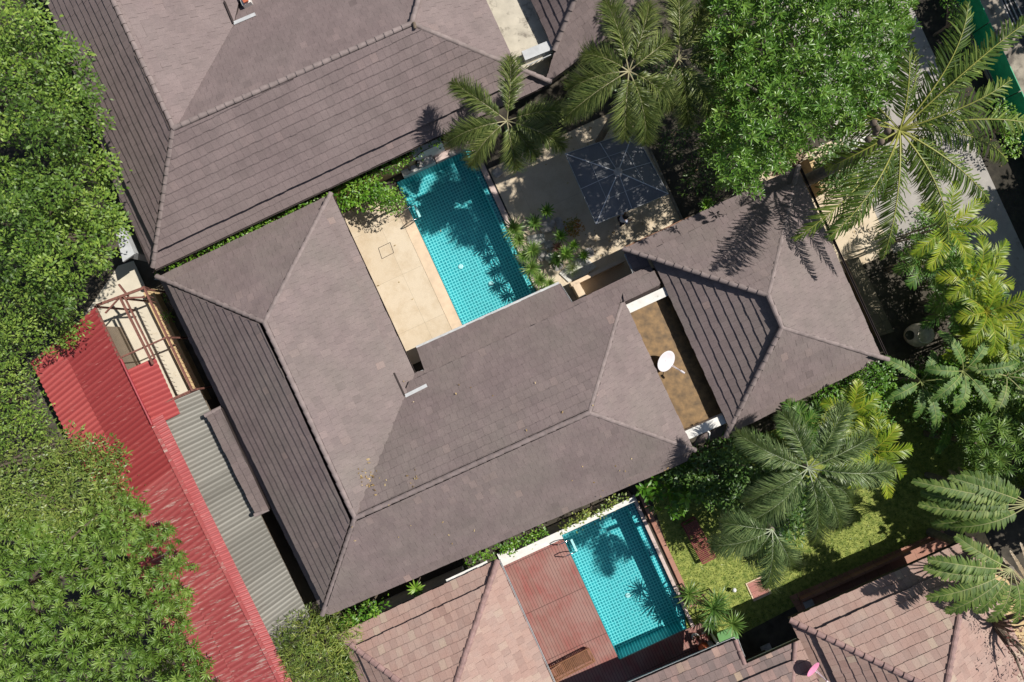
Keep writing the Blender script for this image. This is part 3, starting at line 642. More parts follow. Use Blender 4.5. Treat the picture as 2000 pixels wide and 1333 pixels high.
corr('roof_sheet', [tuple(np.add(lerp(rs(cut), ls(cut), .48), (0, 0, -.03))), tuple(np.add(lerp(rs(1), ls(1), .48), (0, 0, -.03))), ls(1), ls(cut)], 'redsheet2', t)
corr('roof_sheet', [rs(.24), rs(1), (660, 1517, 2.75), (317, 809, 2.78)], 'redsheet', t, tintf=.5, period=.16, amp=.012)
corr('roof_sheet', [(247, 724, 2.66), (302, 832, 2.66), (352, 808, 2.55), (303, 698, 2.55)], 'redsheet', t, tintf=.75)
b = MB(); b.bar(P(300, 832, 2.97), P(*r1[:2], 2.97), .14, .03); b.build('ridge_cap', M['redsheet2'], t)
b = MB(); b.tube([P(236, 702, 3.05), P(297, 830, 3.05)], .05, 8); b.build('ridge_pipe', M['redpipe'], t)
walls(t, [P(x, y, 2.2) for x, y in ((75, 720), (180, 625), (225, 715), (330, 900), (640, 1530), (520, 1590))], .15, 2.15, M['wall'])
t = thing('grey_roof_shed', 'lean-to with a grey corrugated roof between the red roof and the brown house', 'shed', P(450, 1000, 0))
corr('roof_sheet', [(300, 797, 2.3), (531, 1282, 2.3), (612, 1218, 2.12), (389, 760, 2.12)], 'greysheet', t, period=.18, amp=.025)
walls(t, [P(x, y, 2.3) for x, y in ((308, 800), (385, 768), (600, 1215), (535, 1270))], .3, 1.9, M['wall'])
b = MB(); b.bar(P(300, 797, 2.5), P(389, 760, 2.3), .05, .08); b.build('purlin', M['rust'], t)
# open rusty frame
t = thing('rusty_roof_frame', 'bare rusty steel roof frame over the pale yard, above the red shed', 'frame', P(280, 670, 0))
def beam(a, c, wd=.07, z=2.8, z2=None, m='rust', name='beam'):
    b = MB(); b.bar(P(*a, z), P(*c, z if z2 is None else z2), wd, .07); b.build(name, M[m], t)
beam((190, 597), (281, 563), .10); beam((281, 560), (377, 764), .07, 2.6); beam((236, 583), (300, 712), .08, 2.85); beam((244, 580), (303, 700), .06, 2.78)
beam((234, 700), (327, 659), .06, 2.7); beam((300, 796), (376, 762), .06, 2.5); beam((186, 598), (236, 702), .08, 2.88); beam((233, 556), (252, 580), .07, 2.65)
beam((240, 583), (283, 581), .07, 2.6); beam((207, 612), (238, 578), .05, 2.7)
for a in ((281, 565), (236, 583), (190, 600), (326, 660), (376, 762)):
    q = P(*a, 2.7); b = MB(); b.tube([(q.x, q.y, 0), (q.x, q.y, 2.68)], .045, 8); b.build('post', M['rust'], t)
b = MB()
for i in range(22):
    x, y = 281+96*i/22, 560+204*i/22; q = P(x, y, 2.66); b.tube([q, q+Vector((.22, -.07, .0))], .010, 5)
b.build('rebar_pin', M['rust'], t)
b = MB(); b.bar(P(300, 570, 0), P(408, 790, 0), .42, .5); tag(b.build('boundary_wall', M['yellowwall']), 'ochre topped wall running beside the pale yard under the rusty frame', 'wall')
b = MB(); b.prism([tuple(P(x, y, 2.2)[:2]) for x, y in ((225, 450), (238, 440), (263, 496), (240, 512))], 2.1, 2.2); b.prism([tuple(P(x, y, 2.2)[:2]) for x, y in ((228, 455), (236, 448), (256, 492), (242, 502))], 0, 2.1)
tag(b.build('garden_shed', M['gutter']), 'small grey lean-to roof peeking out from under the left tree', 'shed')
# ------------------------------------------------------------------ foliage
def frames(d, n):                                           # d (k,3) direction, n (k,3) rough normal
    d = d/np.linalg.norm(d, axis=1, keepdims=True); s = np.cross(n, d); l = np.linalg.norm(s, axis=1, keepdims=True)
    s = np.where(l > 1e-3, s/np.maximum(l, 1e-6), np.array([1., 0, 0])); return d, s, np.cross(d, s)
LEAF = (np.array([(0, 0, 0), (.35, .5, .06), (.35, -.5, .06), (.75, .36, .0), (.75, -.36, .0), (1, 0, -.12), (.38, 0, 0), (.75, 0, -.05)]),
        np.array([(0, 6, 1), (0, 2, 6), (1, 6, 3), (6, 7, 3), (6, 2, 4), (6, 4, 7), (3, 7, 5), (7, 4, 5)]))
DIAM = (np.array([(0, 0, 0), (.5, .5, .05), (.5, -.5, .05), (1, 0, -.1)]), np.array([(0, 2, 1), (1, 2, 3)]))
BLADE = (np.array([(0, .3, 0), (0, -.3, 0), (.45, .5, .0), (.45, -.5, .0), (.8, .35, -.08), (.8, -.35, -.08), (1, 0, -.2)]),
         np.array([(0, 1, 2), (2, 1, 3), (2, 3, 4), (4, 3, 5), (4, 5, 6)]))
def inst(tpl, pos_, d, n, L, Wd, tint_, droop=1.0):
    T, F = tpl; d, s, u = frames(d, n); k = len(pos_); m = len(T)
    L = np.broadcast_to(L, (k,)); Wd = np.broadcast_to(Wd, (k,)); droop = np.broadcast_to(droop, (k,))
    V = pos_[:, None, :]+d[:, None, :]*(T[None, :, 0, None]*L[:, None, None])+s[:, None, :]*(T[None, :, 1, None]*Wd[:, None, None])+u[:, None, :]*(T[None, :, 2, None]*(L*droop)[:, None, None])
    FF = F[None]+(np.arange(k)*m)[:, None, None]
    return V.reshape(-1, 3), FF.reshape(-1, 3), np.repeat(tint_, len(F))
def join(parts):
    V, F, T = [], [], []; o = 0
    for v, f, t in parts: V.append(v); F.append(f+o); T.append(t); o += len(v)
    return np.concatenate(V), np.concatenate(F), np.concatenate(T)
def inpoly(px, py, poly):
    r = np.zeros(len(px), bool); n = len(poly)
    for i in range(n):
        x0, y0 = poly[i]; x1, y1 = poly[(i+1) % n]
        c = ((y0 > py) != (y1 > py)) & (px < (x1-x0)*(py-y0)/(y1-y0+1e-9)+x0); r ^= c
    return r
def edged(px, py, poly):
    d = np.full(len(px), 1e9); n = len(poly)
    for i in range(n):
        a = np.array(poly[i], float); b = np.array(poly[(i+1) % n], float); ab = b-a
        t = np.clip(((px-a[0])*ab[0]+(py-a[1])*ab[1])/(ab@ab), 0, 1); d = np.minimum(d, np.hypot(px-a[0]-t*ab[0], py-a[1]-t*ab[1]))
    return d
def scatter(poly, spacing, tries=30, seed=0):
    g = np.random.default_rng(seed); xs = [p[0] for p in poly]; ys = [p[1] for p in poly]
    x = []; y = []; nx = int((max(xs)-min(xs))/spacing)+2; ny = int((max(ys)-min(ys))/spacing)+2
    gx, gy = np.meshgrid(np.arange(nx)*spacing+min(xs), np.arange(ny)*spacing+min(ys)); gx = gx+(np.arange(ny)[:, None] % 2)*spacing*.5
    gx = (gx+g.uniform(-.42, .42, gx.shape)*spacing).ravel(); gy = (gy+g.uniform(-.42, .42, gy.shape)*spacing).ravel()
    k = inpoly(gx, gy, poly); return gx[k], gy[k]
def unproj(px, py, z):
    k = (H-z)/H/S; return np.stack([(px-1000)*k, -(py-666.5)*k, z], 1)
def rsph(g, k):
    v = g.normal(size=(k, 3)); return v/np.linalg.norm(v, axis=1, keepdims=True)
def lump(g, px, py, sc, amp):                                # smooth lumps over the crown
    r = np.zeros(len(px))
    for i in range(5):
        a = g.uniform(0, 6.28); f = 6.28/(sc*g.uniform(.6, 1.6)); r += np.sin((px*math.cos(a)+py*math.sin(a))*f+g.uniform(0, 6.28))
    return r/5*amp*1.6
def tree(name, label, poly, h, mat, style='clump', spacing=24, r=.42, per=46, L=.17, Wd=.075, dome=1.4, domew=90, group=None, seed=1, cat='tree', trunkpx=None, limbs=9, lumps=(110, .55), layers=2, up=.35, bark='barkd', k=9, thr=None, tb=0, zj=.2, l2=.55):
    g = np.random.default_rng(seed); px, py = scatter(poly, spacing, seed=seed); de = edged(px, py, poly)
    z = h-dome*np.clip(1-de/domew, 0, 1)**2+lump(g, px, py, *lumps)+g.uniform(-1, 1, len(px))*zj
    if thr is not None:
        kk = lump(g, px, py, 60, 1)+g.uniform(-.3, .3, len(px)) > thr; px, py, z, de = px[kk], py[kk], z[kk], de[kk]
    if style == 'clump' and r >= .4 and h > 4.5:
        kk = de > r*(50 if h > 6.1 else 26); px, py, z, de = px[kk], py[kk], z[kk], de[kk]
    C = unproj(px, py, z); parts = []
    cx, cy = trunkpx or (sum(p[0] for p in poly)/len(poly), sum(p[1] for p in poly)/len(poly))
    c0 = P(cx, cy, h); base = Vector((c0.x, c0.y, 0)); t = thing(name, label, cat, base, group); bo = np.array(base)
    for ly in range(layers):
        sc = 1 if ly == 0 else .45
        m = len(C)
        if style == 'clump':
            q = max(6, int(per*sc)); dd = rsph(g, m*q); dd[:, 2] = np.abs(dd[:, 2])*1.0-.25 if ly == 0 else dd[:, 2]
            rr = g.uniform(.72, 1.05, m*q)[:, None]*r*np.repeat(g.uniform(.75, 1.25, m), q)[:, None]
            cen = np.repeat(C, q, 0); 
            if ly: zz = cen[:, 2:]; cen = np.concatenate([cen[:, :2]*(H-zz+1.6)/(H-zz), zz-1.6], 1)+g.normal(size=cen.shape)*.15
            pp = cen+dd*rr*np.array([1, 1, .7]); dirs = dd*np.array([1, 1, .35])+g.normal(size=dd.shape)*.55+np.array([0, 0, -.05])
            nn = dd*.6+np.array([0, 0, 1.0])*up*3+g.normal(size=dd.shape)*.3
            tn = np.clip(np.repeat(g.uniform(.05, .72, m), q)+g.uniform(-.25, .3, m*q)+tb, 0, .86)
            parts.append(inst(DIAM, pp, dirs, nn, L*g.uniform(.7, 1.25, m*q), Wd*g.uniform(.8, 1.2, m*q), tn))
        else:                                                # rosettes of long leaves at the twig ends
            cen = C if ly == 0 else np.concatenate([C[:, :2]*(H-C[:, 2:]+l2*ly)/(H-C[:, 2:]), C[:, 2:]-l2*ly], 1)+g.normal(size=C.shape)*.16
            m = len(cen); ax = g.normal(size=(m, 3))*.32+np.array([0, 0, 1.]); ax /= np.linalg.norm(ax, axis=1, keepdims=True)
            q = k; _, s, u = frames(ax, np.tile([0.01, 1., 0], (m, 1))); a = np.tile(np.arange(q)*2.399, (m, 1))+g.uniform(0, 6.28, (m, 1))
            el = R(12)+np.linspace(0, 1, q)[None]*R(50)+g.uniform(-.12, .12, (m, q))
            rad = s[:, None]*np.cos(a)[..., None]+u[:, None]*np.sin(a)[..., None]
            dirs = (rad*np.cos(el)[..., None]+ax[:, None]*np.sin(el)[..., None]).reshape(-1, 3); nn = np.repeat(ax, q, 0)
            pp = np.repeat(cen, q, 0); tn = np.clip(np.repeat(g.uniform(.15, .6, m), q)+g.uniform(-.2, .25, m*q)+tb, 0, .86)
            sz = np.repeat(g.uniform(.75, 1.15, m), q)*g.uniform(.8, 1.1, m*q)
            parts.append(inst(LEAF if style == 'rosette' else BLADE, pp+dirs*.04, dirs, nn, L*sz, Wd*sz, tn, 1.0))
    V, F, T = join(parts); np_mesh('crown', V-bo, F, T, M[mat], t)
    b = MB(); top = Vector((c0.x, c0.y, h*.62)); b.tube([base, base+(top-base)*.5+Vector((.06, .04, 0)), top], [.20, .15, .12] if h > 3 else [.07, .05, .04], 10)
    b.build('trunk', M[bark], t)
    idx = g.choice(len(C), min(limbs, len(C)), replace=False)
    for i in idx:
        b = MB(); e = Vector(C[i]); mid = top.lerp(e, .5)+Vector((0, 0, .25)); f = .09 if h > 3 else .03
        b.tube([top-Vector((0, 0, .1)), mid, e-Vector((0, 0, .15))], [f, f*.6, f*.22], 7); b.build('limb', M[bark], t)
    return t
KIND = {  # L, pairs, leaflet length, width, forward angle, elevation range, droop, petiole
 'foxtail': dict(n=85, ranks=6, ll=.70, w=.024, phi=50, psi=(-80, 85), droop=2.1, pet=.15, rr=.026),
 'coconut': dict(n=66, ranks=2, ll=.78, w=.045, phi=58, psi=(-50, -5), droop=1.7, pet=.16, rr=.036),
 'areca': dict(n=30, ranks=2, ll=.46, w=.046, phi=52, psi=(5, 35), droop=.9, pet=.18, rr=.018),
 'banana': dict(n=38, ranks=2, ll=.33, w=.075, phi=72, psi=(0, 18), droop=.8, pet=.25, rr=.028),
 'fan': dict(n=1, ranks=2, ll=.3, w=.05, phi=60, psi=(0, 10), droop=1, pet=.2, rr=.02)}
def frond(kind, L, a0, a1, az, g, ml=1.0, tb=0.0):
    K = KIND[kind]; ns = 22; t = np.linspace(0, 1, ns+1); ang = np.radians(a0+(a1-a0)*t**1.15); ds = L/ns
    bend = g.uniform(-.55, .55) if kind == 'coconut' else g.uniform(-.35, .35)
    yaw = bend*t**2; X = np.concatenate([[0], np.cumsum(np.cos((ang[1:]+ang[:-1])/2)*np.cos(yaw[1:])*ds)]); Y = np.concatenate([[0], np.cumsum(np.cos((ang[1:]+ang[:-1])/2)*np.sin(yaw[1:])*ds)])
    Z = np.concatenate([[0], np.cumsum(np.sin((ang[1:]+ang[:-1])/2)*ds)]); C = np.stack([X, Y, Z], 1)
    n = max(10, int(K['n']*L/{'foxtail': 2.3, 'coconut': 4.2, 'areca': 1.7, 'banana': 2.2, 'fan': 2}[kind])); ts = np.linspace(K['pet'], .995, n)
    parts = []
    def at(tt): return np.stack([np.interp(tt, t, C[:, i]) for i in range(3)], 1)
    for rk in range(K['ranks']):
        tt = np.clip(ts+g.uniform(-.3, .3, n)/n, K['pet'], .998); p = at(tt); T = at(np.minimum(tt+.02, 1.0))-at(tt-.02); T /= np.linalg.norm(T, axis=1, keepdims=True)
        Sd = np.cross(np.tile([0, 0, 1.], (n, 1)), T); Sd /= np.linalg.norm(Sd, axis=1, keepdims=True); U = np.cross(T, Sd); sg = 1 if rk % 2 else -1
        psi = np.radians(g.uniform(*K['psi'], n)); phi = np.radians(K['phi']*(1-.45*((tt-K['pet'])/(1-K['pet']))**2)+g.uniform(-7, 7, n))
        side = Sd*sg*np.cos(psi)[:, None]+U*np.sin(psi)[:, None]; d = T*np.cos(phi)[:, None]+side*np.sin(phi)[:, None]
        s = (tt-K['pet'])/(1-K['pet'])
        shape = np.clip(np.clip(1-np.abs(2*s-1)**3, 0, 1), .4, 1) if kind == 'foxtail' else np.clip(np.sin(np.pi*(s*.86+.12))**.55, .2, 1) if kind != 'banana' else np.clip(np.sin(np.pi*(s*.9+.08))**.4, .25, 1)
        nn = U*np.cos(psi)[:, None]-Sd*sg*np.sin(psi)[:, None]
        tn = np.clip(g.uniform(.1, .75, n)+tb, 0, .86)
        parts.append(inst(BLADE, p, d, nn, K['ll']*ml*shape*g.uniform(.72 if kind == 'banana' else .85, 1.1, n), K['w']*g.uniform(.85, 1.15, n), tn, K['droop']))
    # rachis
    V = []; F = []; m = 5
    for i in range(ns+1):
        r_ = K['rr']*(1-.8*t[i]); T = C[min(i+1, ns)]-C[max(i-1, 0)]; T = T/np.linalg.norm(T); Sd = np.cross([0, 0, 1.], T); Sd /= max(1e-6, np.linalg.norm(Sd)); U = np.cross(T, Sd)
        for j in range(m): a = 2*np.pi*j/m; V.append(C[i]+(Sd*math.cos(a)+U*math.sin(a)*.7)*r_)
    for i in range(ns):
        for j in range(m): a, b, c, d_ = i*m+j, i*m+(j+1) % m, (i+1)*m+(j+1) % m, (i+1)*m+j; F += [(a, b, c), (a, c, d_)]
    parts.append((np.array(V), np.array(F), np.full(len(F), 1.0)))
    V, F, T = join(parts); c, s_ = math.cos(az), math.sin(az); Rm = np.array([[c, -s_, 0], [s_, c, 0], [0, 0, 1]]); return V @ Rm.T, F, T
def palm(label, x, y, h, kind, mat, fr, group=None, seed=1, name='palm_tree', trunk=.11, basepx=None, L=2.3, tb=0.0, stems=0, ml=1.0, cat='palm'):
    g = np.random.default_rng(seed); c = P(x, y, h); base = P(*basepx, 0) if basepx else Vector((c.x, c.y, 0)); t = thing(name, label, cat, base, group); o = np.array(c-base)
    for f in fr:                                            # (azimuth in degrees as seen in the photo, length factor[, start elevation, end elevation])
        az, lf = f[0], f[1]; a0 = f[2] if len(f) > 2 else g.uniform(30, 48); a1 = f[3] if len(f) > 3 else g.uniform(-50, -30)
        V, F, T = frond(kind, L*lf*g.uniform(.96, 1.04), a0, a1, R(az), g, ml, tb+g.uniform(-.1, .12)); np_mesh('frond', V+o, F, T, M[mat], t)
    if trunk:
        b = MB(); k = 10; pts = [base.lerp(c, i/k)+Vector((math.sin(i/k*math.pi)*.12, 0, 0)) for i in range(k+1)]
        b.tube(pts, [trunk*(1.35-.5*min(1, i/k*1.3))+(i % 2)*.006 for i in range(k+1)], 12); b.build('trunk', M['bark'], t)
        if kind == 'foxtail':
            b = MB(); b.tube([c-Vector((0, 0, .8)), c-Vector((0, 0, .4)), c+Vector((0, 0, .02))], [trunk*.9, trunk*.85, trunk*.4], 12); b.build('crownshaft', M['l_hedge'], t)
    for i in range(stems):
        a = g.uniform(0, 6.28); b = MB(); e = c+Vector((math.cos(a)*.25, math.sin(a)*.25, -.3)); b.tube([base+Vector((math.cos(a)*.1, math.sin(a)*.1, 0)), e], .035, 7); b.build('cane', M['bark'], t)
    return t
def rosette(name, label, x, y, z, r, n, mat, group=None, w_=.05, seed=1, cat='plant', el=(5, 75), stem=True, tb=0, tpl=None):
    g = np.random.default_rng(seed); c = P(x, y, z); base = Vector((c.x, c.y, .03)); t = thing(name, label, cat, base, group); a = np.arange(n)*2.399+g.uniform(0, 6)
    e = np.radians(np.linspace(el[0], el[1], n)+g.uniform(-7, 7, n)); d = np.stack([np.cos(a)*np.cos(e), np.sin(a)*np.cos(e), np.sin(e)], 1)
    pp = np.tile(np.array(c-base), (n, 1))+d*.03; V, F, T = inst(BLADE if tpl is None else tpl, pp, d, np.tile([0.01, 0, 1.], (n, 1)), r*g.uniform(.8, 1.1, n), w_*g.uniform(.8, 1.2, n), np.clip(g.uniform(.1, .8, n)+tb, 0, .86), 1.3)
    np_mesh('foliage', V, F, T, M[mat], t)
    if stem: b = MB(); b.tube([base, c], [.035, .025], 7); b.build('stem', M['barkd'], t)
    return t

# ---- big trees on the left edge
TG = 'trees along the left edge'
tree('broadleaf_tree', 'dense small leaved green tree in the top left corner overhanging the brown roof', [(-60, -40), (92, -40), (122, 30), (140, 70), (180, 95), (212, 150), (208, 200), (232, 235), (238, 300), (-60, 330)], 7.2, 'l_tree', seed=11, group=TG, spacing=31, r=.5, per=120, L=.155, Wd=.07, dome=2.0, zj=.4, lumps=(80, 1.5), thr=-.9, trunkpx=(-150, 150))
tree('broadleaf_tree', 'dense green tree on the left edge beside the small grey lean-to roof', [(-60, 290), (235, 270), (247, 345), (243, 385), (252, 430), (246, 480), (232, 520), (205, 555), (162, 590), (150, 640), (-60, 560)], 6.6, 'l_tree', seed=12, group=TG, spacing=31, r=.5, per=120, L=.155, Wd=.07, dome=1.8, trunkpx=(-30, 430), thr=-.75, zj=.4, lumps=(80, 1.5))
tree('broadleaf_tree', 'small leaved tree above the upper left corner of the red shed roof', [(-60, 540), (140, 560), (165, 610), (160, 655), (130, 690), (95, 690), (60, 715), (85, 800), (120, 870), (-60, 910)], 4.9, 'l_tree', seed=13, group=TG, spacing=26, r=.46, per=80, L=.14, Wd=.055, dome=1.0, trunkpx=(-150, 800), limbs=4, thr=-.75, zj=.4, lumps=(70, 1.0), tb=.08)
tree('broadleaf_tree', 'yellow green fine leaved tree left of the red roof, above the rosette leaved tree', [(-60, 880), (80, 870), (130, 840), (172, 832), (215, 855), (255, 880), (248, 930), (270, 970), (250, 1010), (150, 1060), (-60, 1050)], 5.6, 'l_tree2', seed=14, group=TG, spacing=22, r=.45, per=70, L=.16, Wd=.05, zj=.3, lumps=(70, 1.1), dome=1.2, trunkpx=(-150, 950), tb=.05)
tree('rosette_leaved_tree', 'large tree with star shaped leaf rosettes in the bottom left corner', [(-60, 1010), (120, 1020), (180, 985), (240, 965), (285, 985), (300, 1020), (355, 1035), (350, 1060), (372, 1080), (362, 1130), (378, 1170), (370, 1220), (392, 1262), (405, 1290), (430, 1345), (440, 1400), (-60, 1400)], 6.4, 'l_rose', 'rosette', seed=15, spacing=16.5, L=.25, Wd=.05, dome=1.4, lumps=(75, 1.2), k=19, trunkpx=(-60, 1200), thr=-.85, zj=.5, l2=1.3)
tree('round_shrub', 'round yellow green bamboo leaved shrub at the corner of the grey shed', [(530, 1270), (545, 1225), (585, 1200), (630, 1190), (665, 1205), (705, 1225), (712, 1270), (705, 1345), (540, 1350)], 3.2, 'l_bamboo', seed=16, cat='shrub', spacing=15, r=.33, per=42, L=.24, Wd=.03, dome=1.2, domew=70, lumps=(70, .25), limbs=5)
tree('leafy_shrub', 'bright green shrub squeezed between the brown eave and the pink roof', [(655, 1205), (700, 1190), (745, 1172), (760, 1182), (752, 1200), (700, 1225), (680, 1235)], 2.7, 'l_hedge', seed=17, cat='shrub', spacing=13, r=.2, per=24, L=.15, Wd=.06, dome=.4, domew=20, lumps=(40, .1), limbs=3)
# ---- frangipani at the top right
tree('frangipani_tree', 'wide glossy leaved frangipani crown at the top right, above the parasol', [(1372, -170), (1775, -170), (1782, 40), (1760, 110), (1745, 160), (1740, 200), (1700, 210), (1690, 250), (1640, 265), (1600, 262), (1560, 290), (1535, 330), (1490, 345), (1475, 375), (1430, 372), (1405, 350), (1385, 300), (1370, 250), (1385, 200), (1375, 150), (1362, 90)], 8.8, 'l_frang', 'rosette', layers=3, seed=21, spacing=13.8, L=.235, Wd=.062, dome=1.7, lumps=(65, 1.2), k=11, zj=.5, l2=1.3, trunkpx=(1560, 130), bark='bark', limbs=14)
# ---- hedges and shrubs
def hedge(label, poly, h, mat='l_hedge', seed=1, **kw):
    kk = dict(spacing=12, r=.2, per=22, L=.13, Wd=.06, dome=.4, domew=18, lumps=(50, .12), limbs=3, cat='hedge'); kk.update(kw)
    return tree('hedge', label, poly, h, mat, seed=seed, **kk)
hedge('narrow bright green hedge under the top left villa eave, left of the terrace', [(312, 532), (420, 490), (520, 448), (600, 408), (650, 385), (640, 372), (560, 395), (440, 455), (310, 518)], 2.4, seed=31)
hedge('bright hedge strip beside the top of the upper pool', [(640, 375), (700, 345), (770, 312), (830, 285), (860, 262), (890, 250), (893, 262), (820, 300), (760, 338), (690, 372)], 2.2, seed=32)
tree('leafy_shrub', 'broad bright green shrub at the head of the cream terrace', [(655, 372), (700, 352), (745, 350), (760, 375), (745, 402), (700, 410), (665, 412)], 1.7, 'l_hedge', seed=33, cat='shrub', spacing=12, r=.24, per=26, L=.16, Wd=.08, dome=.4, domew=30, lumps=(50, .15), limbs=4)
tree('round_topiary', 'small round clipped tree casting a round shadow on the cream terrace', [(735, 375), (752, 365), (778, 368), (790, 388), (780, 408), (755, 414), (736, 402)], 2.2, 'l_hedge', seed=34, cat='shrub', spacing=10, r=.2, per=30, L=.11, Wd=.05, dome=.5, domew=26, lumps=(50, .05), limbs=4, tb=-.1)
hedge('leafy vine spilling over the eave at the top of the second pool', [(1085, 1035), (1120, 1012), (1160, 995), (1210, 968), (1232, 960), (1228, 970), (1190, 985), (1180, 1005), (1150, 1010), (1112, 1024), (1092, 1052)], 2.4, seed=35, cat='vine', spacing=10, r=.14, per=16, mat='l_bamboo', Wd=.07, tb=.1)
hedge('leafy vine along the wall beside the ridge end of the pink roof', [(900, 1100), (950, 1078), (1000, 1060), (1060, 1035), (1066, 1044), (1020, 1062), (980, 1085), (930, 1098), (905, 1112)], 2.3, seed=36, cat='vine', spacing=10, r=.14, per=16, Wd=.07)
hedge('thin climbing weeds beside the left eave of the brown house', [(312, 580), (330, 572), (342, 600), (335, 640), (322, 620)], 1.0, seed=37, cat='plant', thr=-.3)
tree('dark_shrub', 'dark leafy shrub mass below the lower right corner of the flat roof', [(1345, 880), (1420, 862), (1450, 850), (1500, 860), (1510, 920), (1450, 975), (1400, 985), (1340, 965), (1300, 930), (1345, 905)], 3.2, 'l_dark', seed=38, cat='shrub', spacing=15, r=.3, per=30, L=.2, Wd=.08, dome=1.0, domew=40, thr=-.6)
tree('broad_leaved_shrub', 'big leaved shrub where the brown eave meets the second pool', [(1240, 950), (1290, 925), (1340, 905), (1400, 930), (1390, 980), (1350, 1010), (1290, 1000), (1255, 985)], 2.4, 'l_hedge', 'rosette', seed=39, cat='shrub', spacing=17, L=.36, Wd=.15, dome=.9, domew=40, k=6, thr=-.6, tb=-.2, limbs=5)
tree('dark_shrub', 'dark green shrub at the right corner of the front house, below its eave', [(1640, 745), (1690, 705), (1740, 715), (1750, 760), (1720, 800), (1740, 850), (1700, 830), (1650, 800), (1560, 830), (1560, 810)], 2.9, 'l_hedge', seed=40, cat='shrub', spacing=14, r=.3, per=30, L=.15, Wd=.06, dome=.8, domew=40, tb=-.2)
tree('dark_shrub', 'dark shrub filling the shade between the glazed jar and the banana leaves', [(1765, 715), (1850, 700), (1900, 760), (1870, 860), (1790, 850), (1750, 780)], 1.6, 'l_dark', seed=41, cat='shrub', spacing=16, r=.3, per=24, L=.2, Wd=.07, dome=.6, domew=40, thr=-.3)
tree('spiky_tree', 'tree of spiky star shaped leaf heads at the right edge, left of the corner path', [(1870, 850), (1900, 810), (1960, 790), (2040, 800), (2050, 960), (1960, 950), (1900, 940), (1885, 900)], 4.3, 'l_drac', 'rosblade', seed=42, spacing=20, L=.36, Wd=.042, dome=1.0, domew=50, k=26, thr=-.9, tb=0)
tree('green_shrub', 'shrub growing in front of the upper green mesh fence', [(1858, -30), (1880, 20), (1890, 60), (1895, 95), (1870, 90), (1862, 50), (1835, -30)], 1.6, 'l_hedge', seed=43, cat='shrub', spacing=13, r=.24, per=26, L=.14, Wd=.06, dome=.6, domew=22)
tree('green_shrub', 'sunlit shrub at the right end of the coconut fronds, against the green fence', [(1940, 215), (1965, 190), (1990, 240), (1985, 300), (1960, 290), (1945, 250)], 1.7, 'l_hedge', seed=44, cat='shrub', spacing=13, r=.24, per=26, L=.14, Wd=.06, dome=.6, domew=22)
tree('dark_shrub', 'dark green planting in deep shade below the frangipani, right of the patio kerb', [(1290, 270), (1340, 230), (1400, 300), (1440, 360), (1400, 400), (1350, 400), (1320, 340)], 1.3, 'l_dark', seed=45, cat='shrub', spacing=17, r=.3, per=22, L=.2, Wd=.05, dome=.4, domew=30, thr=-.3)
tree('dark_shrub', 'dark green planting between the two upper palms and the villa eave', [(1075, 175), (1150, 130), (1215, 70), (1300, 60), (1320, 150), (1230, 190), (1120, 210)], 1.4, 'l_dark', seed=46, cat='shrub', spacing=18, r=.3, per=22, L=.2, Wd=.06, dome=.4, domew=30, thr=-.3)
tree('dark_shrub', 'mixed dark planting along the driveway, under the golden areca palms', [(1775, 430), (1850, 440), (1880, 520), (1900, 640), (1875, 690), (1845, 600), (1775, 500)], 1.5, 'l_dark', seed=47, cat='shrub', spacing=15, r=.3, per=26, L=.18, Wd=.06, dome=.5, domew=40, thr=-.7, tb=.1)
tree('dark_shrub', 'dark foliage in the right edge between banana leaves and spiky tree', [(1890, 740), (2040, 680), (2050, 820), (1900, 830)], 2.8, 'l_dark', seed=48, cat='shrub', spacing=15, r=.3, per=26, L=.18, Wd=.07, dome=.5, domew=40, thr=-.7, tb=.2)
tree('green_shrub', 'leafy green undergrowth around the banana plants at the right edge', [(1780, 735), (1835, 700), (1880, 660), (1990, 690), (2040, 760), (2040, 860), (1900, 800), (1820, 790), (1760, 760)], 2.0, 'l_hedge', seed=171, cat='shrub', spacing=16, r=.3, per=30, L=.24, Wd=.07, dome=.5, domew=40, thr=-.5, tb=-.2)
tree('green_shrub', 'leafy green undergrowth between the areca palms and the driveway', [(1790, 400), (1860, 420), (1900, 500), (1950, 590), (1960, 660), (1900, 650), (1850, 540)], 2.1, 'l_hedge', seed=172, cat='shrub', spacing=16, r=.3, per=30, L=.24, Wd=.06, dome=.5, domew=40, thr=-.4, tb=-.15)
# ---- palms
FG = 'foxtail palms'
palm('foxtail palm between the upper pool and the villa eave, with a pale new leaf', 990, 237, 5.0, 'foxtail', 'p_fox', [(150, .95, 35, -25), (82, .9, 40, -20), (10, 1.0, 35, -35), (-22, .95, 30, -45), (196, .95, 25, -40), (222, .85, 20, -50), (-80, .75, 10, -60), (-50, .7, 10, -60)], FG, 51, L=2.5)
palm('taller foxtail palm shading the top of the parasol, right of the concrete slab', 1228, 140, 7.8, 'foxtail', 'p_fox', [(110, 1.05, 35, -25), (70, 1.0, 30, -30), (35, .8, 25, -35), (155, .75, 25, -40), (215, 1.15, 25, -40), (190, .9, 20, -45), (262, 1.0, 25, -45), (290, 1.1, 25, -45), (330, .85, 20, -50)], FG, 52, L=2.3)
palm('foxtail palm half hidden behind the left side of the frangipani', 1325, 115, 7.6, 'foxtail', 'p_fox', [(95, 1.1, 35, -25), (60, .8, 25, -35), (10, 1.05, 30, -35), (-15, .9, 25, -40), (240, 1.1, 25, -45), (300, 1.1, 25, -45), (280, .9, 20, -50)], FG, 53, L=2.5)
